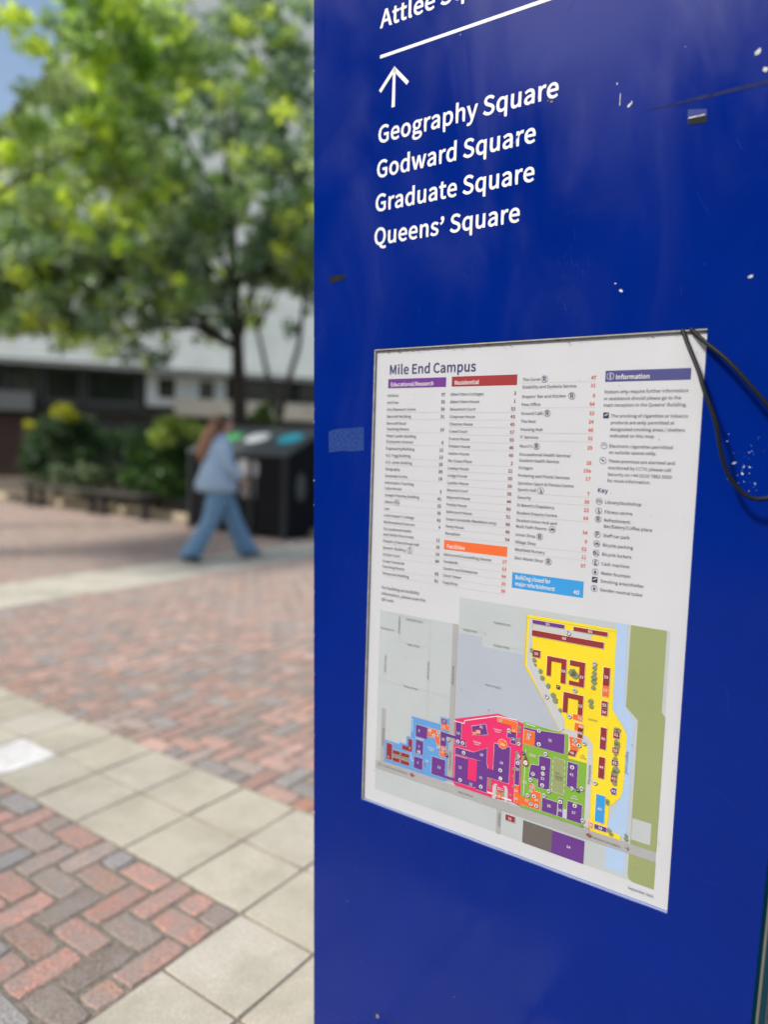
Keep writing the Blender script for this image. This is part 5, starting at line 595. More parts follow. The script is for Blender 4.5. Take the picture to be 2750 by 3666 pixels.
for _ in range(26):
    z = wr.uniform(.2, 2.45); fleck((le(z)+.0012)*1000, z*1000, wr.uniform(.5, 1.5), CHIP, wr.uniform(1, 2), 1.57)
for x, z in ((-487, 2016), (-493, 2019), (-548, 1964), (-546, 1973), (-553, 1957)): fleck(x, z, wr.uniform(1.2, 2.4), GRIME if wr.random() < .5 else SCUFF, 1.6, None, 3)
pr.build('paint_chips', totem, kind='stuff')
pr = Print(-.00025)
for _ in range(60):
    z0 = wr.uniform(400, 2200); x0 = wr.uniform(-930, -130); an = wr.gauss(1.4, .7); L = wr.uniform(8, 45)
    if -845 < x0 < -215 and 700 < z0 < 1660: continue
    if -845 < x0 < -470 and z0 > 1800: continue
    pts = [(x0, z0)]
    for _k in range(4): an += wr.gauss(0, .2); pts.append((pts[-1][0]+L/4*math.cos(an), pts[-1][1]+L/4*math.sin(an)))
    pr.line(pts, wr.uniform(.2, .45), SCUFF, 0)
for i in range(26):
    x, z = wr.gauss(-440, 16), wr.gauss(1730, 45); pr.line([(x, z), (x+wr.gauss(0, 4), z+wr.uniform(4, 14))], .3, SCUFF, 0)
pr.build('scratches', totem, kind='stuff')
pr = Print(PY-.0026)
for _ in range(70):
    x, z = wr.uniform(-822, -232), wr.uniform(740, 1632); fleck(x, z, wr.uniform(.3, 1.0), GRIME, wr.uniform(1, 2))
for i in range(40):
    x = wr.uniform(-820, -232); fleck(x, 1634.5-wr.expovariate(.6), wr.uniform(.5, 1.2), GRIME, 2.5, 0)
pr.mb.build('dirt_specks', pr.mats, poster, kind='stuff')
# cable side shadow strips stay real: only the hatch remains
hp = []
for cx, cz, a0 in ((-765, 277, 90), (-430, 277, 0)):
    for k in range(7): an = math.radians(a0+(90-15*k if a0 == 90 else 90-15*k)); hp.append((cx+17*math.cos(an), cz+17*math.sin(an)))
hp += [(-413, 60), (-782, 60)]
h = Print(-.0002); h.poly(hp, DARK, 0); g_ = h.build('hatch_gap', totem)
cx, cz = -597.5, 170
h = Print(-.0004); h.poly([(cx+(x-cx)*.9945, cz+(z-cz)*.989) for x, z in hp], BLUE, 0); hatch = h.build('access_hatch', totem)
b = MB(); b.tube([(-.770+X0, -.0004, .2838), (-.770+X0, -.0022, .2838)], [.0042, .0036], 14); b.tube([(-.770+X0, -.0023, .2838), (-.770+X0, -.00235, .2838)], [.0017, .0017], 6, 1); b.build('screw', [ALU, DARK], hatch)

# ---- the two loose cables
CABM = mat('cable_rubber', (.006, .008, .008), .5, spec=.2, bump=(90, .15, .001))
def cable(pts, st, label):
    c = [Vector((a/1000+X0, 0, z/1000)) for a, z in pts]; eye = Vector((X0, -FACE, EYE)); q = []
    for v, s in zip(c, st): q.append(v+(eye-v)*(s/FACE))
    cu = bpy.data.curves.new('power_cable', 'CURVE'); cu.dimensions = '3D'; cu.bevel_depth = .0032; cu.bevel_resolution = 4; cu.resolution_u = 8; cu.use_fill_caps = True
    sp = cu.splines.new('NURBS'); sp.points.add(len(q)-1); sp.use_endpoint_u = True; sp.order_u = 4
    Mw = Matrix.Translation(TL) @ Matrix.Rotation(ROT, 4, 'Z')
    for p_, v in zip(sp.points, q): p_.co = (*(Mw @ v), 1)
    o = bpy.data.objects.new('cable_curve', cu); C.objects.link(o)
    dg = bpy.context.evaluated_depsgraph_get(); me = bpy.data.meshes.new_from_object(o.evaluated_get(dg)); bpy.data.objects.remove(o); bpy.data.curves.remove(cu)
    me.polygons.foreach_set('use_smooth', [True]*len(me.polygons))
    o = obj('power_cable', me, None, None, label=label, cat='cable', group='loose cables hanging from the sign')
    o.data.materials.clear(); o.data.materials.append(CABM)
c1 = [(-262, 1640), (-252, 1614), (-242, 1593), (-233, 1572), (-228, 1555), (-221, 1537), (-212, 1516), (-205, 1498), (-202, 1482), (-199, 1466), (-192, 1443), (-184, 1423), (-171, 1405), (-156, 1394), (-141, 1391), (-118, 1398), (-85, 1420), (-60, 1450)]
cable(c1, [-.004, .008, .017, .024, .029, .032, .034, .035, .035, .035, .034, .033, .031, .03, .028, .025, .015, .005], 'thin black cable hanging from the map opening and looping down to the right')
c2 = [(-251, 1640), (-239, 1627), (-223, 1613), (-203, 1597), (-183, 1576), (-163, 1552), (-144, 1530), (-125, 1505), (-95, 1470), (-60, 1440)]
cable(c2, [-.004, .006, .012, .018, .022, .024, .024, .022, .015, .006], 'upper black cable slanting from the map opening straight to the right edge')

# ------------------------------------------------------------------ trees and shrubs
BARK = mat('bark', (.055, .045, .035), .9, noise=(8, .4), bump=(30, .8, .02))
LEAF = leaf_mat('leaf')
def leaves(centres, n, size, cols, seed, droop=.25):
    """n kite-shaped leaves scattered in clumps; centres = rows of (x, y, z, radius)"""
    r = np.random.default_rng(seed); c = np.array(centres, float); w = c[:, 3]**2.2; k = r.choice(len(c), n, p=w/w.sum())
    d = r.normal(size=(n, 3)); d /= np.linalg.norm(d, axis=1)[:, None]
    pos = c[k, :3]+d*(c[k, 3]*r.uniform(0, 1, n)**.55)[:, None]*np.array((1, 1, .75))
    ax = r.normal(size=(n, 3)); ax[:, 2] -= droop; ax /= np.linalg.norm(ax, axis=1)[:, None]
    nr = r.normal(size=(n, 3)); nr[:, 2] += .8; sd_ = np.cross(ax, nr); sd_ /= np.linalg.norm(sd_, axis=1)[:, None]
    s = size*r.uniform(.6, 1.25, n)[:, None]
    V = np.stack([pos-ax*s*.5, pos+sd_*s*.32, pos+ax*s*.5, pos-sd_*s*.32], 1).reshape(-1, 3)
    cc = np.array(cols)
    if len(c) > 150: tint = cc[r.integers(0, len(cc), len(c))][k]*r.uniform(.8, 1.2, n)[:, None]        # one tint per spray: the canopy's light-dark contrast is put into the colour
    else: tint = cc[r.integers(0, len(cc), n)]*r.uniform(.75, 1.25, n)[:, None]
    return V, tint
def foliage(name, centres, n, size, cols, seed, parent=None, **k):
    V, tint = leaves(centres, n, size, cols, seed)
    me = bpy.data.meshes.new(name); nv = len(V); me.vertices.add(nv); me.vertices.foreach_set('co', V.astype(np.float32).ravel())
    me.loops.add(nv); me.loops.foreach_set('vertex_index', np.arange(nv, dtype=np.int32)); me.polygons.add(n)
    me.polygons.foreach_set('loop_start', np.arange(0, nv, 4, dtype=np.int32)); me.polygons.foreach_set('loop_total', np.full(n, 4, np.int32))
    me.update(calc_edges=True)
    at = me.color_attributes.new('tint', 'FLOAT_COLOR', 'CORNER'); c = np.ones((nv, 4), np.float32); c[:, :3] = np.repeat(tint, 4, 0); at.data.foreach_set('color', c.ravel())
    return obj(name, me, LEAF, parent, **k)
def clumps(cx, cy, cz, rx, ry, rz, n, rmin, rmax, seed, low=-1.0):
    r = random.Random(seed); out = []
    while len(out) < n:
        d = Vector((r.gauss(0, 1), r.gauss(0, 1), r.gauss(0, 1))).normalized()*(r.uniform(.25, 1)**.6)
        if d.z < low: continue
        out.append((cx+d.x*rx, cy+d.y*ry, cz+d.z*rz, r.uniform(rmin, rmax)))
    return out
def sprays(cl, n, r0, r1, seed):
    r = random.Random(seed); out = []; w = [q[3]**2 for q in cl]
    for q in r.choices(cl, w, k=n):
        d = Vector((r.gauss(0, 1), r.gauss(0, 1), r.gauss(0, 1))).normalized()*q[3]*r.uniform(.3, 1)**.5
        out.append((q[0]+d.x, q[1]+d.y, q[2]+d.z*.8, r.uniform(r0, r1)))
    return out
def tree(base, trunk, r0, cl, n, size, cols, seed, label, cat='tree', nb=14, name='tree'):
    t = empty(name, base, label=label, cat=cat, group='trees round the square'); B_ = Vector(base)
    mb = MB(); pts = [Vector(q) for q in trunk]; k = len(pts); mb.tube([q-B_ for q in pts], [r0*(1-.72*i/(k-1)) for i in range(k)], 10)
    mb.build('trunk', BARK, t, True)
    r = random.Random(seed); mb = MB()
    for q in r.sample(cl, min(nb, len(cl))):
        s = pts[r.randrange(max(1, k//2), k)]; e = Vector(q[:3]); mid = s.lerp(e, .5)+Vector((r.uniform(-.2, .2), r.uniform(-.2, .2), .25))
        mb.tube([s-B_, mid-B_, e-B_], [r0*.32, r0*.2, r0*.07], 6)
    mb.build('limbs', BARK, t, True)
    foliage('crown', [(x-B_.x, y-B_.y, z-B_.z, w) for x, y, z, w in cl], n, size, cols, seed, t)
    return t
LIME = [(.58, .72, .12), (.68, .80, .14), (.36, .54, .14), (.27, .40, .18), (.56, .66, .42), (.45, .58, .30)]
MIDG = [(.17, .27, .22), (.25, .37, .25), (.20, .28, .25), (.66, .76, .16), (.50, .61, .42), (.30, .45, .21), (.38, .47, .40)]  # darker tints made bluish: the sky's sheen put into the leaf colour
DEEP = [(.035, .08, .035), (.05, .11, .035), (.03, .065, .035)]
cl = [q for q in clumps(-4.75, 10.6, 6.3, 1.8, 1.5, 2.3, 66, .35, .7, 1) if q[0]-1.3*q[3] > -4.45-.64*(7.9-q[2])]
tree((-8.3, 10.4, 0), [(-8.3, 10.4, 0), (-8.2, 10.4, 2), (-7.4, 10.5, 3.6), (-6.3, 10.6, 4.9), (-5.0, 10.6, 6.4)], .17, sprays(cl, 330, .12, .27, 61), 16000, .12, LIME, 31, 'tree with bright yellow-green leaves at the upper left', nb=6)
cl = [q for q in clumps(-4.2, 14.4, 6.8, 5.0, 2.3, 3.9, 190, .45, .95, 2) if q[0]-1.3*q[3] > -6.1-.64*(10.2-q[2]) and not (q[0] > -3.4 and q[2] < 4.4)]+clumps(-6.3, 13.6, 4.6, 2.0, 1.0, 1.0, 40, .35, .75, 12)+clumps(-4.6, 13.2, 4.9, 1.6, .8, .8, 20, .35, .65, 13)+clumps(-7.2, 13.4, 4.5, 1.6, .9, 1.0, 34, .35, .7, 15)+clumps(-2.3, 14.2, 8.6, 1.6, .9, 1.4, 26, .35, .65, 16)+clumps(-5.6, 13.4, 3.75, 2.4, .8, .45, 26, .25, .5, 17)+clumps(-3.1, 13.2, 5.5, 1.1, .5, 1.2, 20, .3, .55, 14)
tree((-2.92, 14.5, .1), [(-2.92, 14.5, .1), (-2.95, 14.5, 1.9), (-3.0, 14.5, 3.3), (-3.05, 14.45, 4.4), (-3.2, 14.4, 5.6)], .19, sprays(cl, 1380, .15, .34, 62), 56000, .135, MIDG, 32, 'dark green tree with a straight dark trunk in front of the pale roof', nb=24)
cl = clumps(-1.6, 14.1, 5.7, 1.6, 1.2, 1.6, 34, .3, .6, 4)
t = tree((-2.09, 14.0, .1), [(-2.09, 14.0, .1), (-2.09, 14.0, 1.95), (-2.3, 14.0, 2.7), (-2.52, 14, 3.6), (-2.7, 14, 4.6)], .075, sprays(cl, 170, .14, .30, 63), 7000, .13, MIDG, 33, 'slim forked tree with two leaning stems beside the sign', nb=8)
mb = MB(); mb.tube([(0, 0, 1.75), (.15, 0, 2.5), (.36, 0, 3.2), (.5, 0, 4.6)], [.06, .055, .05, .03], 8); mb.build('stem', BARK, t, True)
# tree outside the frame shading the square; two dark ones added for the gloss
cl = clumps(-6.5, 7.1, 6.4, 1.9, 1.9, 1.7, 46, .35, .65, 5); tree((-8.4, 7.0, 0), [(-8.4, 7.0, 0), (-8.2, 7.0, 3), (-6.9, 7.1, 6.2)], .2, cl, 22000, .18, MIDG, 34, 'shade tree left of the square beyond the near brick paving')
cl = clumps(-10.6, -2.85, 6.0, 2.0, 2.0, 4.2, 75, .4, .8, 6); tree((-10.5, -3.0, 0), [(-10.5, -3, 0), (-10.5, -3, 2.5), (-10.4, -3, 5)], .2, cl, 13000, .28, DEEP, 35, 'dark tree facing the left edge of the sign')
cl = clumps(-8.9, -9.5, 6.6, 2.4, 2.4, 4.8, 70, .4, .8, 7); tree((-8.9, -9.5, 0), [(-8.9, -9.5, 0), (-8.9, -9.5, 2.5), (-8.9, -9.5, 6)], .22, cl, 15000, .30, DEEP, 36, 'dark tree facing the right side of the sign')

STEM = mat('stem_brown', (.06, .05, .03), .9)
def shrub(base, cl, n, size, cols, seed, label, cat='shrub', extra=None):
    s = empty('shrub', base, label=label, cat=cat, group='shrubs in the planting bed'); B_ = Vector(base); mb = MB(); r = random.Random(seed)
    for q in r.sample(cl, min(9, len(cl))): mb.tube([(r.uniform(-.06, .06), r.uniform(-.06, .06), 0), (Vector(q[:3])-B_)*.5, Vector(q[:3])-B_], [.016, .012, .006], 5)
    mb.build('stem', STEM, s)
    foliage('foliage', [(x-B_.x, y-B_.y, z-B_.z, w) for x, y, z, w in cl], n, size, cols, seed, s)
    for k, ex in enumerate(extra or ()): foliage('top_leaves', [(x-B_.x, y-B_.y, z-B_.z, w) for x, y, z, w in ex[0]], ex[1], size, ex[2], seed+1+k, s)  # extra leaf clumps near the top, coloured by the given list
YEL = [(.42, .42, .02), (.36, .40, .03), (.48, .46, .03)]; PALE = [(.36, .46, .10), (.42, .50, .18), (.30, .42, .06)]; GRG = [(.20, .26, .17), (.13, .19, .11), (.26, .31, .24)]; MIDS = [(.06, .14, .03), (.08, .18, .035), (.05, .11, .03)]
shrub((-7.3, 16, .1), clumps(-7.2, 16, 1.25, .95, .7, .85, 26, .2, .38, 41), 5200, .10, DEEP, 41, 'tall dark shrub with a yellow-leaved top, left of the benches', extra=[([(-7.05, 15.75, 2.0, .26), (-6.85, 15.7, 1.9, .22)], 320, YEL), ([(-7.7, 15.6, 1.7, .16)], 70, YEL)])
shrub((-4.4, 14, .1), clumps(-4.45, 14, 1.0, .72, .6, .72, 24, .18, .34, 42), 4600, .09, MIDS, 42, 'rounded mid-green shrub with pale bright top behind the walking person', extra=[([(-4.15, 13.75, 1.74, .3), (-3.85, 13.8, 1.68, .28), (-4.2, 13.55, 1.5, .28), (-3.6, 13.8, 1.6, .24)], 1300, PALE)])
shrub((-6.3, 15.2, .1), clumps(-6.25, 15.1, .62, .75, .4, .35, 16, .14, .25, 43), 1700, .09, GRG, 43, 'low grey-green plant between the two taller shrubs')
shrub((-5.4, 14.6, .1), clumps(-5.35, 14.6, .62, .45, .35, .3, 10, .12, .22, 44), 900, .08, DEEP, 44, 'low dark plant left of the rounded green shrub')
hp_ = [wpos(a, 10.1+.3*math.sin(a*3)) for a in np.linspace(-17.5, -9.6, 34)]
shrub(wpos(-13.5, 10.1, .1), [(x, y, z, .34) for x, y, _ in hp_ for z in (.35, .8, 1.2, 1.5)], 12000, .10, [(.05, .11, .05), (.07, .15, .05), (.04, .09, .04)], 47, 'long dark clipped hedge behind the benches')
shrub((-2.3, 13.4, .1), clumps(-2.2, 13.5, 1.15, 1.3, .5, .55, 22, .2, .32, 45), 3200, .09, DEEP, 45, 'dark shrub behind the recycling bins')
shrub((-2.6, 14.9, .1), clumps(-2.5, 14.9, 2.1, .35, .3, .28, 9, .12, .2, 46), 500, .09, [(.20, .30, .06), (.14, .22, .05)], 46, 'light green shoots at the foot of the dark trunk')

# ------------------------------------------------------------------ the building behind
FB = Vector((-12.7, 23.7, 0)); FR = math.atan2(.38, .925)
ROOF = mat('slate_roof', (.37, .405, .39), .6, noise=(1.2, .16)); WALLD = mat('dark_boarding', (.045, .043, .04), .8, noise=(3, .4)); CONC = mat('concrete_ledge', (.62, .57, .45), .8, noise=(3, .25)); FRAME = mat('white_frame', (.80, .84, .83), .5); GLASS = mat('window_glass', (.02, .025, .025), .08, spec=.6); PIER = mat('brown_brick', (.065, .038, .03), .85, noise=(14, .4)); GREYP = mat('grey_panel', (.22, .23, .22), .6); GREYD = mat('dark_frame', (.085, .09, .09), .6)
hall = empty('building', tuple(FB), FR, label='low building with a huge pale slate roof and white framed windows', cat='building')
b = MB(); b.box((-8, .6, 0), (18, 12, 3.9)); b.build('wall', WALLD, hall)
# roof: steep slope with courses of slates laid as overlapping strips
b = MB(); Z0, Z1, D1 = 3.95, 30.0, 15.0
nc = 112
for i in range(nc):
    t0, t1 = i/nc, (i+1)/nc; za, zb = Z0+(Z1-Z0)*t0, Z0+(Z1-Z0)*t1+.05; ya, yb = -.35+D1*t0, -.35+D1*t1
    xa, xb = -3.0+9.2*t0, -3.0+9.2*t1
    b.add([(xa, ya-.03, za), (18, ya-.03, za), (18, yb+.02, zb), (xb, yb+.02, zb)], [(0, 1, 2, 3)]); b.add([(xa, ya-.03, za), (18, ya-.03, za), (18, ya+.04, za-.012), (xa, ya+.04, za-.012)], [(0, 1, 2, 3)])
b.build('roof', ROOF, hall)
b = MB(); b.loft([[(-3.1, -.42, Z0-.05), (-2.9, -.42, Z0-.05), (-2.9, -.2, Z0-.05), (-3.1, -.2, Z0-.05)], [(6.1, D1-.42, Z1+.1), (6.3, D1-.42, Z1+.1), (6.3, D1-.2, Z1+.1), (6.1, D1-.2, Z1+.1)]]); b.build('verge', mat('verge_lead', (.16, .17, .19), .6), hall)
b = MB(); b.box((-8, -.42, 3.83), (18, -.30, 3.97)); b.build('fascia', GREYP, hall)
b = MB(); b.box((-8, .42, 2.34), (5.6, .6, 2.60)); b.build('sill_beam', WALLD, hall)
b = MB(); b.box((5.6, -.1, 2.36), (18, .6, 2.98)); b.build('ledge', CONC, hall)
b = MB(); b.box((-3, .0, 2.30), (1.0, .6, 2.92)); b.build('ledge', GREYP, hall)
b = MB(); b.box((-8, .3, 0), (1.7, .6, 2.2)); b.build('brick_base', PIER, hall)
def window(x0, x1, z0, z1, FM, fr, ft=.09):
    b = MB(); b.box((x0, .38, z0), (x0+fr, .597, z1)); b.box((x1-fr, .38, z0), (x1, .597, z1)); b.box((x0+fr+.002, .40, z0), (x1-fr-.002, .597, z0+ft*2.4)); b.box((x0+fr+.002, .40, z1-ft), (x1-fr-.002, .597, z1))
    w = b.build('window', FM, hall); b = MB(); b.box((x0+fr, .5, z0+ft), (x1-fr, .56, z1-ft)); b.build('pane', GLASS, w)
window(4.62, 6.02, 2.68, 3.80, FRAME, .40, .12); window(6.03, 7.43, 2.68, 3.80, FRAME, .42, .12)
for x0, x1 in ((-2.4, -.4), (.1, 1.2), (1.3, 2.5), (2.6, 4.4)): window(x0, x1, 2.62, 3.8, GREYD, .10, .06)
for x0, x1 in ((7.9, 9.9), (10.2, 12.2)): window(x0, x1, 3.0, 3.8, GREYD, .10, .06)

hall2 = empty('building', (-19, -15, 0), math.radians(-58), label='brick hall across the square facing the sign', cat='building')  # unseen hall, added so the sign's gloss reflects dark below the sky
b = MB(); b.box((-13, 0, 0), (13, 8, 9.6)); b.build('wall', mat('hall_brick', (.12, .075, .05), .85, noise=(10, .3)), hall2)
b = MB(); b.box((-13.2, -.25, 9.601), (13.2, 8.2, 9.9)); b.build('roof', GREYP, hall2)
for i in range(7):
    b = MB(); x = -9.5+i*2.9; b.box((x, -.02, 2.6), (x+1.5, .05, 5)); b.build('window', GLASS, hall2)

# ------------------------------------------------------------------ benches and bins
IRON = mat('black_iron', (.015, .016, .018), .5); WOOD = mat('dark_bench_slats', (.05, .045, .04), .7, noise=(20, .3))
def bench(a0, a1, c, label):
    t = empty('bench', wpos((a0+a1)/2, c), ROT, label=label, cat='bench', group='backless benches along the planting bed'); L = (a1-a0)/2
    b = MB()
    for i in range(5): b.box((-L, -.21+i*.088, .43), (L, -.21+i*.088+.072, .465))
    b.build('seat', WOOD, t)
    for s in (-1, 1):
        b = MB(); x = s*(L-.10); b.box((x-.045, -.05, .012), (x+.045, .05, .409)); b.box((x-.03, -.19, .4092), (x+.03, .19, .4296)); b.box((x-.07, -.13, 0), (x+.07, .13, .0118)); b.build('leg', IRON, t)
bench(-12.25, -10.8, 8.2, 'black backless bench nearest the recycling bins')
bench(-14.4, -12.4, 8.2, 'black backless bench in the middle of the row')
bench(-16.6, -14.6, 8.2, 'black backless bench at the left end of the row')

BINM = mat('bin_black', (.008, .009, .012), .55, spec=.08, noise=(6, .2)); BING = mat('bin_edge', (.035, .037, .04), .6, spec=.1); LIDM = mat('bin_lid_grey', (.085, .095, .10), .5, spec=.2)
bin_ = empty('recycling_bin', wpos(-8.4, 8.01), ROT, label='row of black recycling bins with a sloping grey lid and coloured labels', cat='bin')
b = MB(); b.box((-1.06, .03, .05), (1.06, .84, 1.22)); b.build('cabinet', BINM, bin_)
for x in (-1.08, -.37, .34, 1.03):
    b = MB(); b.box((x-.04, 0, 0), (x+.04, .06, 1.25)); b.build('post', BING, bin_)
b = MB(); b.add([(-1.12, -.02, 1.26), (1.12, -.02, 1.26), (1.12, .86, 1.68), (-1.12, .86, 1.68), (-1.12, -.02, 1.31), (1.12, -.02, 1.31), (1.12, .86, 1.73), (-1.12, .86, 1.73)], [(0, 3, 2, 1), (4, 5, 6, 7), (0, 1, 5, 4), (1, 2, 6, 5), (2, 3, 7, 6), (3, 0, 4, 7)]); lid = b.build('lid', LIDM, bin_)
b = MB(); b.add([(-1.06, .03, 1.2205), (1.06, .03, 1.2205), (1.06, .84, 1.2205), (-1.06, .84, 1.2205), (-1.06, .03, 1.27), (1.06, .03, 1.27), (1.06, .84, 1.655), (-1.06, .84, 1.655)], [(0, 1, 5, 4), (1, 2, 6, 5), (2, 3, 7, 6), (3, 0, 4, 7)]); b.build('hood', BINM, bin_)
def lidlabel(x, col, lab):
    b = MB(); n = 20; pts = []
    for i in range(n):
        an = 2*math.pi*i/n; u = x+.23*math.cos(an); w = .44+.17*math.sin(an); pts.append((u, w, 1.32+(w+.02)*.477+.002))
    b.add(pts, [tuple(range(n))]); b.build('lid_label', mat('label_'+lab, col, .5), lid, label=lab+' oval label on the bin lid')
lidlabel(-.56, (.10, .50, .18), 'green'); lidlabel(.04, (.70, .72, .72), 'white'); lidlabel(.75, (.03, .50, .62), 'cyan')
PL = mat('bin_plate', (.42, .42, .43), .5)
b = MB(); pts = []
for cx, cz, a0 in ((.42, 1.12, 0), (.10, 1.14, 90), (.10, 1.01, 180), (.42, .99, 270)):
    for k in range(5): an = math.radians(a0+k*22.5); pts.append((cx+.06*math.cos(an), cz+.06*math.sin(an)))
b.prism(pts, .018, .0295); b.build('sign_plate', PL, bin_)
b = MB(); b.prism([(.12, .60), (.42, .60), (.44, .90), (.12, .91)], .022, .0297); b.build('sign_plate', mat('bin_notice', (.16, .155, .16), .6), bin_)
b = MB(); n = 18
b.add([(1.0655, .36+.11*math.cos(2*math.pi*i/n), .80+.22*math.sin(2*math.pi*i/n)) for i in range(n)], [tuple(range(n))]); b.build('side_plate', mat('bin_side_plate', (.07, .075, .075), .5), bin_)

# ------------------------------------------------------------------ the walking person
SKIN = mat('skin', (.52, .30, .23), .55); HAIR = mat('hair_brown', (.09, .045, .025), .5, noise=(30, .4)); HAIRT = mat('hair_tips', (.32, .16, .08), .5, noise=(30, .3)); JACK = mat('light_denim', (.36, .50, .66), .85, noise=(18, .12), bump=(9, .5, .03)); JEAN = mat('blue_denim', (.15, .28, .43), .85, noise=(14, .15), bump=(8, .5, .03)); SHOE = mat('shoe_dark', (.03, .035, .05), .6); EYEW = mat('eye', (.05, .03, .02), .2)
HEAD = math.atan2(.37, .71)
pers = empty('person', (-2.035, 8.825, 0), HEAD, label='person with long brown hair, pale denim jacket and wide jeans walking past the bins', cat='person')
def skin_body():
    V = []; E = []; Rr = []; roots = []
    def ch(pts, start=None, root=False):
        prev = start
        for x, y, z, r in pts:
            V.append((x, y, z)); Rr.append(r if isinstance(r, tuple) else (r, r)); i = len(V)-1
            if prev is not None: E.append((prev, i))
            elif root: roots.append(i)
            prev = i
        return prev
    ch([(0, 0, .93, (.13, .10))], None, True); pel = 0
    chest = ch([(.0, 0, 1.08, (.115, .09)), (.0, 0, 1.25, (.13, .10)), (.0, 0, 1.40, (.12, .085))], pel)
    nk = ch([(.015, 0, 1.50, .05), (.035, 0, 1.56, .048)], chest)
    ch([(.055, 0, 1.625, (.078, .088)), (.06, 0, 1.70, (.082, .10)), (.055, 0, 1.745, (.06, .07))], nk)
    hd = len(V)-3
    ch([(.13, 0, 1.60, .035)], hd); ch([(.155, 0, 1.655, .014)], hd)          # chin, nose
    for s in (-1, 1): ch([(.045, s*.088, 1.66, .018)], hd)                    # ears
    # legs: right leg trails (y<0), left leg leads
    ch([(-.01, -.09, .90, .085), (-.12, -.10, .52, .06), (-.31, -.10, .16, .045), (-.385, -.10, .075, .04), (-.30, -.105, .03, .03), (-.22, -.11, .02, .022)], pel)
    ch([(.02, .09, .90, .085), (.21, .095, .50, .06), (.37, .095, .13, .045), (.40, .095, .06, .04), (.48, .095, .055, .03), (.56, .09, .075, .022)], pel)
    hands = []
    for s, fx in ((-1, 1), (1, -1)):
        sh = ch([(.0, s*.16, 1.42, .055), (.04*fx, s*.215, 1.20, .042), (.04*fx+(.17 if fx > 0 else -.06), s*.19, 1.02, .033)], chest)
        h0 = Vector(V[-1]); d = Vector((.55, 0, -.8)) if fx > 0 else Vector((-.25, 0, -.97)); d.normalize()
        pm = h0+d*.055; ch([(*pm, (.034, .018))], sh)
        side = Vector((0, 1, 0)).cross(d); 
        for k, (o, L) in enumerate(((-.027, .068), (-.009, .078), (.009, .074), (.026, .058))):
            b0 = pm+side*o*.95+d*.01; bend = d+Vector((0, -s*.35, 0)); bend.normalize()
            ch([(*b0, .009), (*(b0+d*L*.5), .0085), (*(b0+d*L*.5+bend*L*.5), .0075)], None, True)
        tb = pm+side*(-.03)-d*.02; td = (d-side*.9).normalized(); ch([(*tb, .011), (*(tb+td*.03), .010), (*(tb+td*.03+d*.025), .008)], None, True)
    me = bpy.data.meshes.new('body'); me.from_pydata(V, E, []); o = obj('body', me, None, pers)
    sk = o.modifiers.new('skin', 'SKIN'); sk.use_smooth_shade = True
    for i, r in enumerate(Rr):
        d = me.skin_vertices[0].data[i]; d.radius = r; d.use_root = i in roots
    ss = o.modifiers.new('sub', 'SUBSURF'); ss.levels = 2; ss.render_levels = 2
    me.materials.append(SKIN)
try: skin_body()
except Exception as ex: print('skin', ex)
def ring(c, rx, ry, n=20, tilt=0.0, wob=0.0, seed=0):
    r = random.Random(seed); ph = r.uniform(0, 6)
    return [(c[0]+rx*(1+wob*math.sin(3*t+ph))*math.cos(t), c[1]+ry*(1+wob*math.sin(4*t+ph))*math.sin(t), c[2]+tilt*math.cos(t)) for t in [2*math.pi*k/n for k in range(n)]]
b = MB()
b.loft([ring((-.03, 0, .85), .255, .23, wob=.06, seed=1), ring((-.028, 0, .95), .258, .235, wob=.05, seed=2), ring((-.02, 0, 1.08), .225, .22, wob=.04, seed=3), ring((-.012, 0, 1.22), .19, .205, wob=.02, seed=4), ring((-.005, 0, 1.36), .155, .195), ring((0, 0, 1.45), .12, .165), ring((.01, 0, 1.50), .085, .10), ring((.02, 0, 1.545), .068, .072)])
for s, fx in ((-1, 1), (1, -1)):
    p0 = Vector((0, s*.165, 1.45)); p1 = Vector((.04*fx, s*.235, 1.20)); p2 = p1+(Vector((.155, -s*.02, -.17)) if fx > 0 else Vector((-.055, -s*.02, -.18)))
    b.tube([p0, p0.lerp(p1, .3), p0.lerp(p1, .7), p1, p1.lerp(p2, .6), p2], [.075, .085, .08, .075, .068, .06], 14)
b.build('jacket', JACK, pers, True)
b = MB()
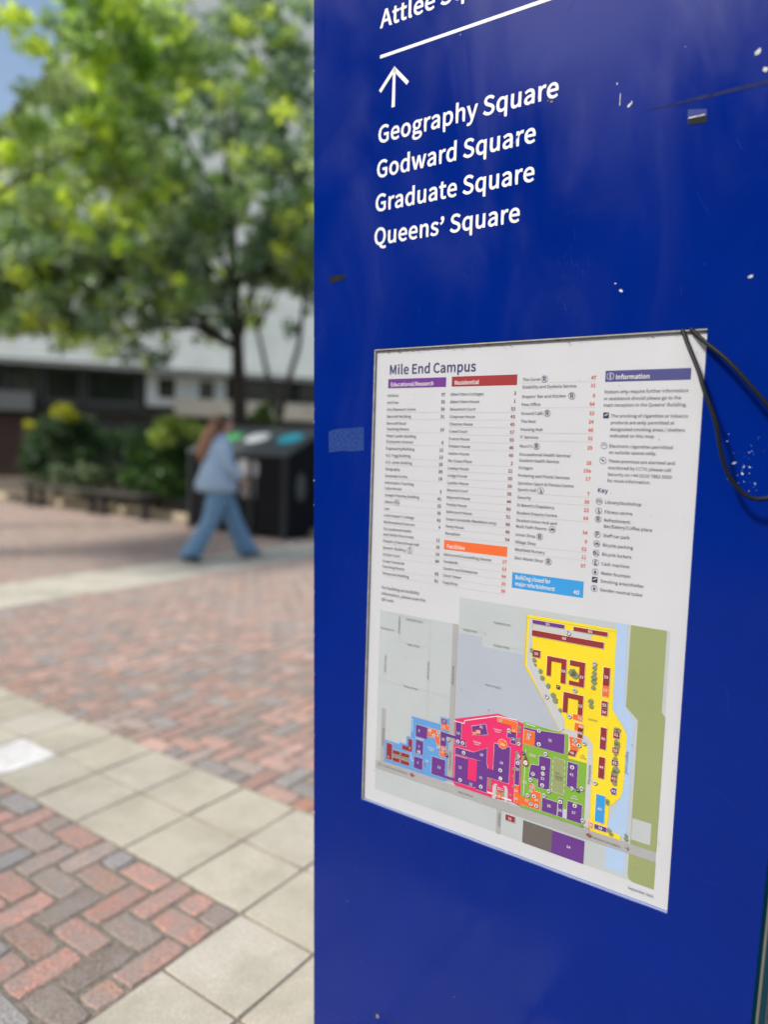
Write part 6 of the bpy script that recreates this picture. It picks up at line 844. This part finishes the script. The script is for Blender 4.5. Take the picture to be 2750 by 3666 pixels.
def trouser(hip, knee, ank, s):
    H, K_, A_ = Vector(hip), Vector(knee), Vector(ank); R = []
    for c, rx, ry in ((H, .145, .11), (H.lerp(K_, .35), .13, .112), (H.lerp(K_, .75), .115, .105), (K_, .115, .104), (K_.lerp(A_, .4), .122, .105), (K_.lerp(A_, .8), .137, .112), (A_, .148, .118)):
        R.append(ring(tuple(c), rx, ry, 18, wob=.04, seed=int(c.z*100)))
    b.loft(R)
trouser((-.01, -.09, .93), (-.13, -.10, .50), (-.375, -.10, .075), -1); trouser((.02, .09, .93), (.21, .095, .49), (.405, .095, .055), 1)
b.loft([ring((0, 0, .84), .13, .17), ring((0, 0, .90), .165, .195), ring((0, 0, 1.0), .15, .18)])
b.build('jeans', JEAN, pers, True)
for x, y, z, pit in ((-.36, -.10, .045, -.35), (.43, .095, .05, .22)):
    b = MB(); n = 14; R = []
    for u, w, hgt in ((-.10, .030, .05), (-.07, .040, .075), (0, .043, .075), (.07, .046, .055), (.13, .042, .04), (.165, .022, .025)):
        zz = z+math.tan(pit)*u*.6; R.append([(x+u, y+w*math.cos(2*math.pi*k/n), max(.003, zz-.03+hgt*(.5+.5*math.sin(2*math.pi*k/n)))) for k in range(n)])
    b.loft(R); b.build('shoe', SHOE, pers, True)
b = MB()
b.loft([ring((.0, 0, 1.60), .085, .085, 16), ring((.015, 0, 1.66), .098, .10, 16), ring((.03, 0, 1.72), .102, .102, 16), ring((.04, 0, 1.765), .085, .086, 16), ring((.045, 0, 1.79), .04, .04, 16)])
hair = b.build('hair', HAIR, pers, True)
b = MB(); b.tube([(-.05, 0, 1.70), (-.10, 0, 1.58), (-.165, -.01, 1.46), (-.215, -.02, 1.33), (-.245, -.03, 1.22)], [.06, .085, .085, .075, .03], 14); b.build('hair_length', HAIRT, hair, True)
for s in (-1, 1):
    b = MB(); b.tube([(.131, s*.032, 1.672), (.141, s*.032, 1.672)], [.011, .008], 10); b.build('eye', EYEW, pers)
b = MB(); b.tube([(.133, -.022, 1.625), (.14, 0, 1.624), (.133, .022, 1.625)], .006, 6); b.build('mouth', mat('lip', (.35, .12, .10), .5), pers)
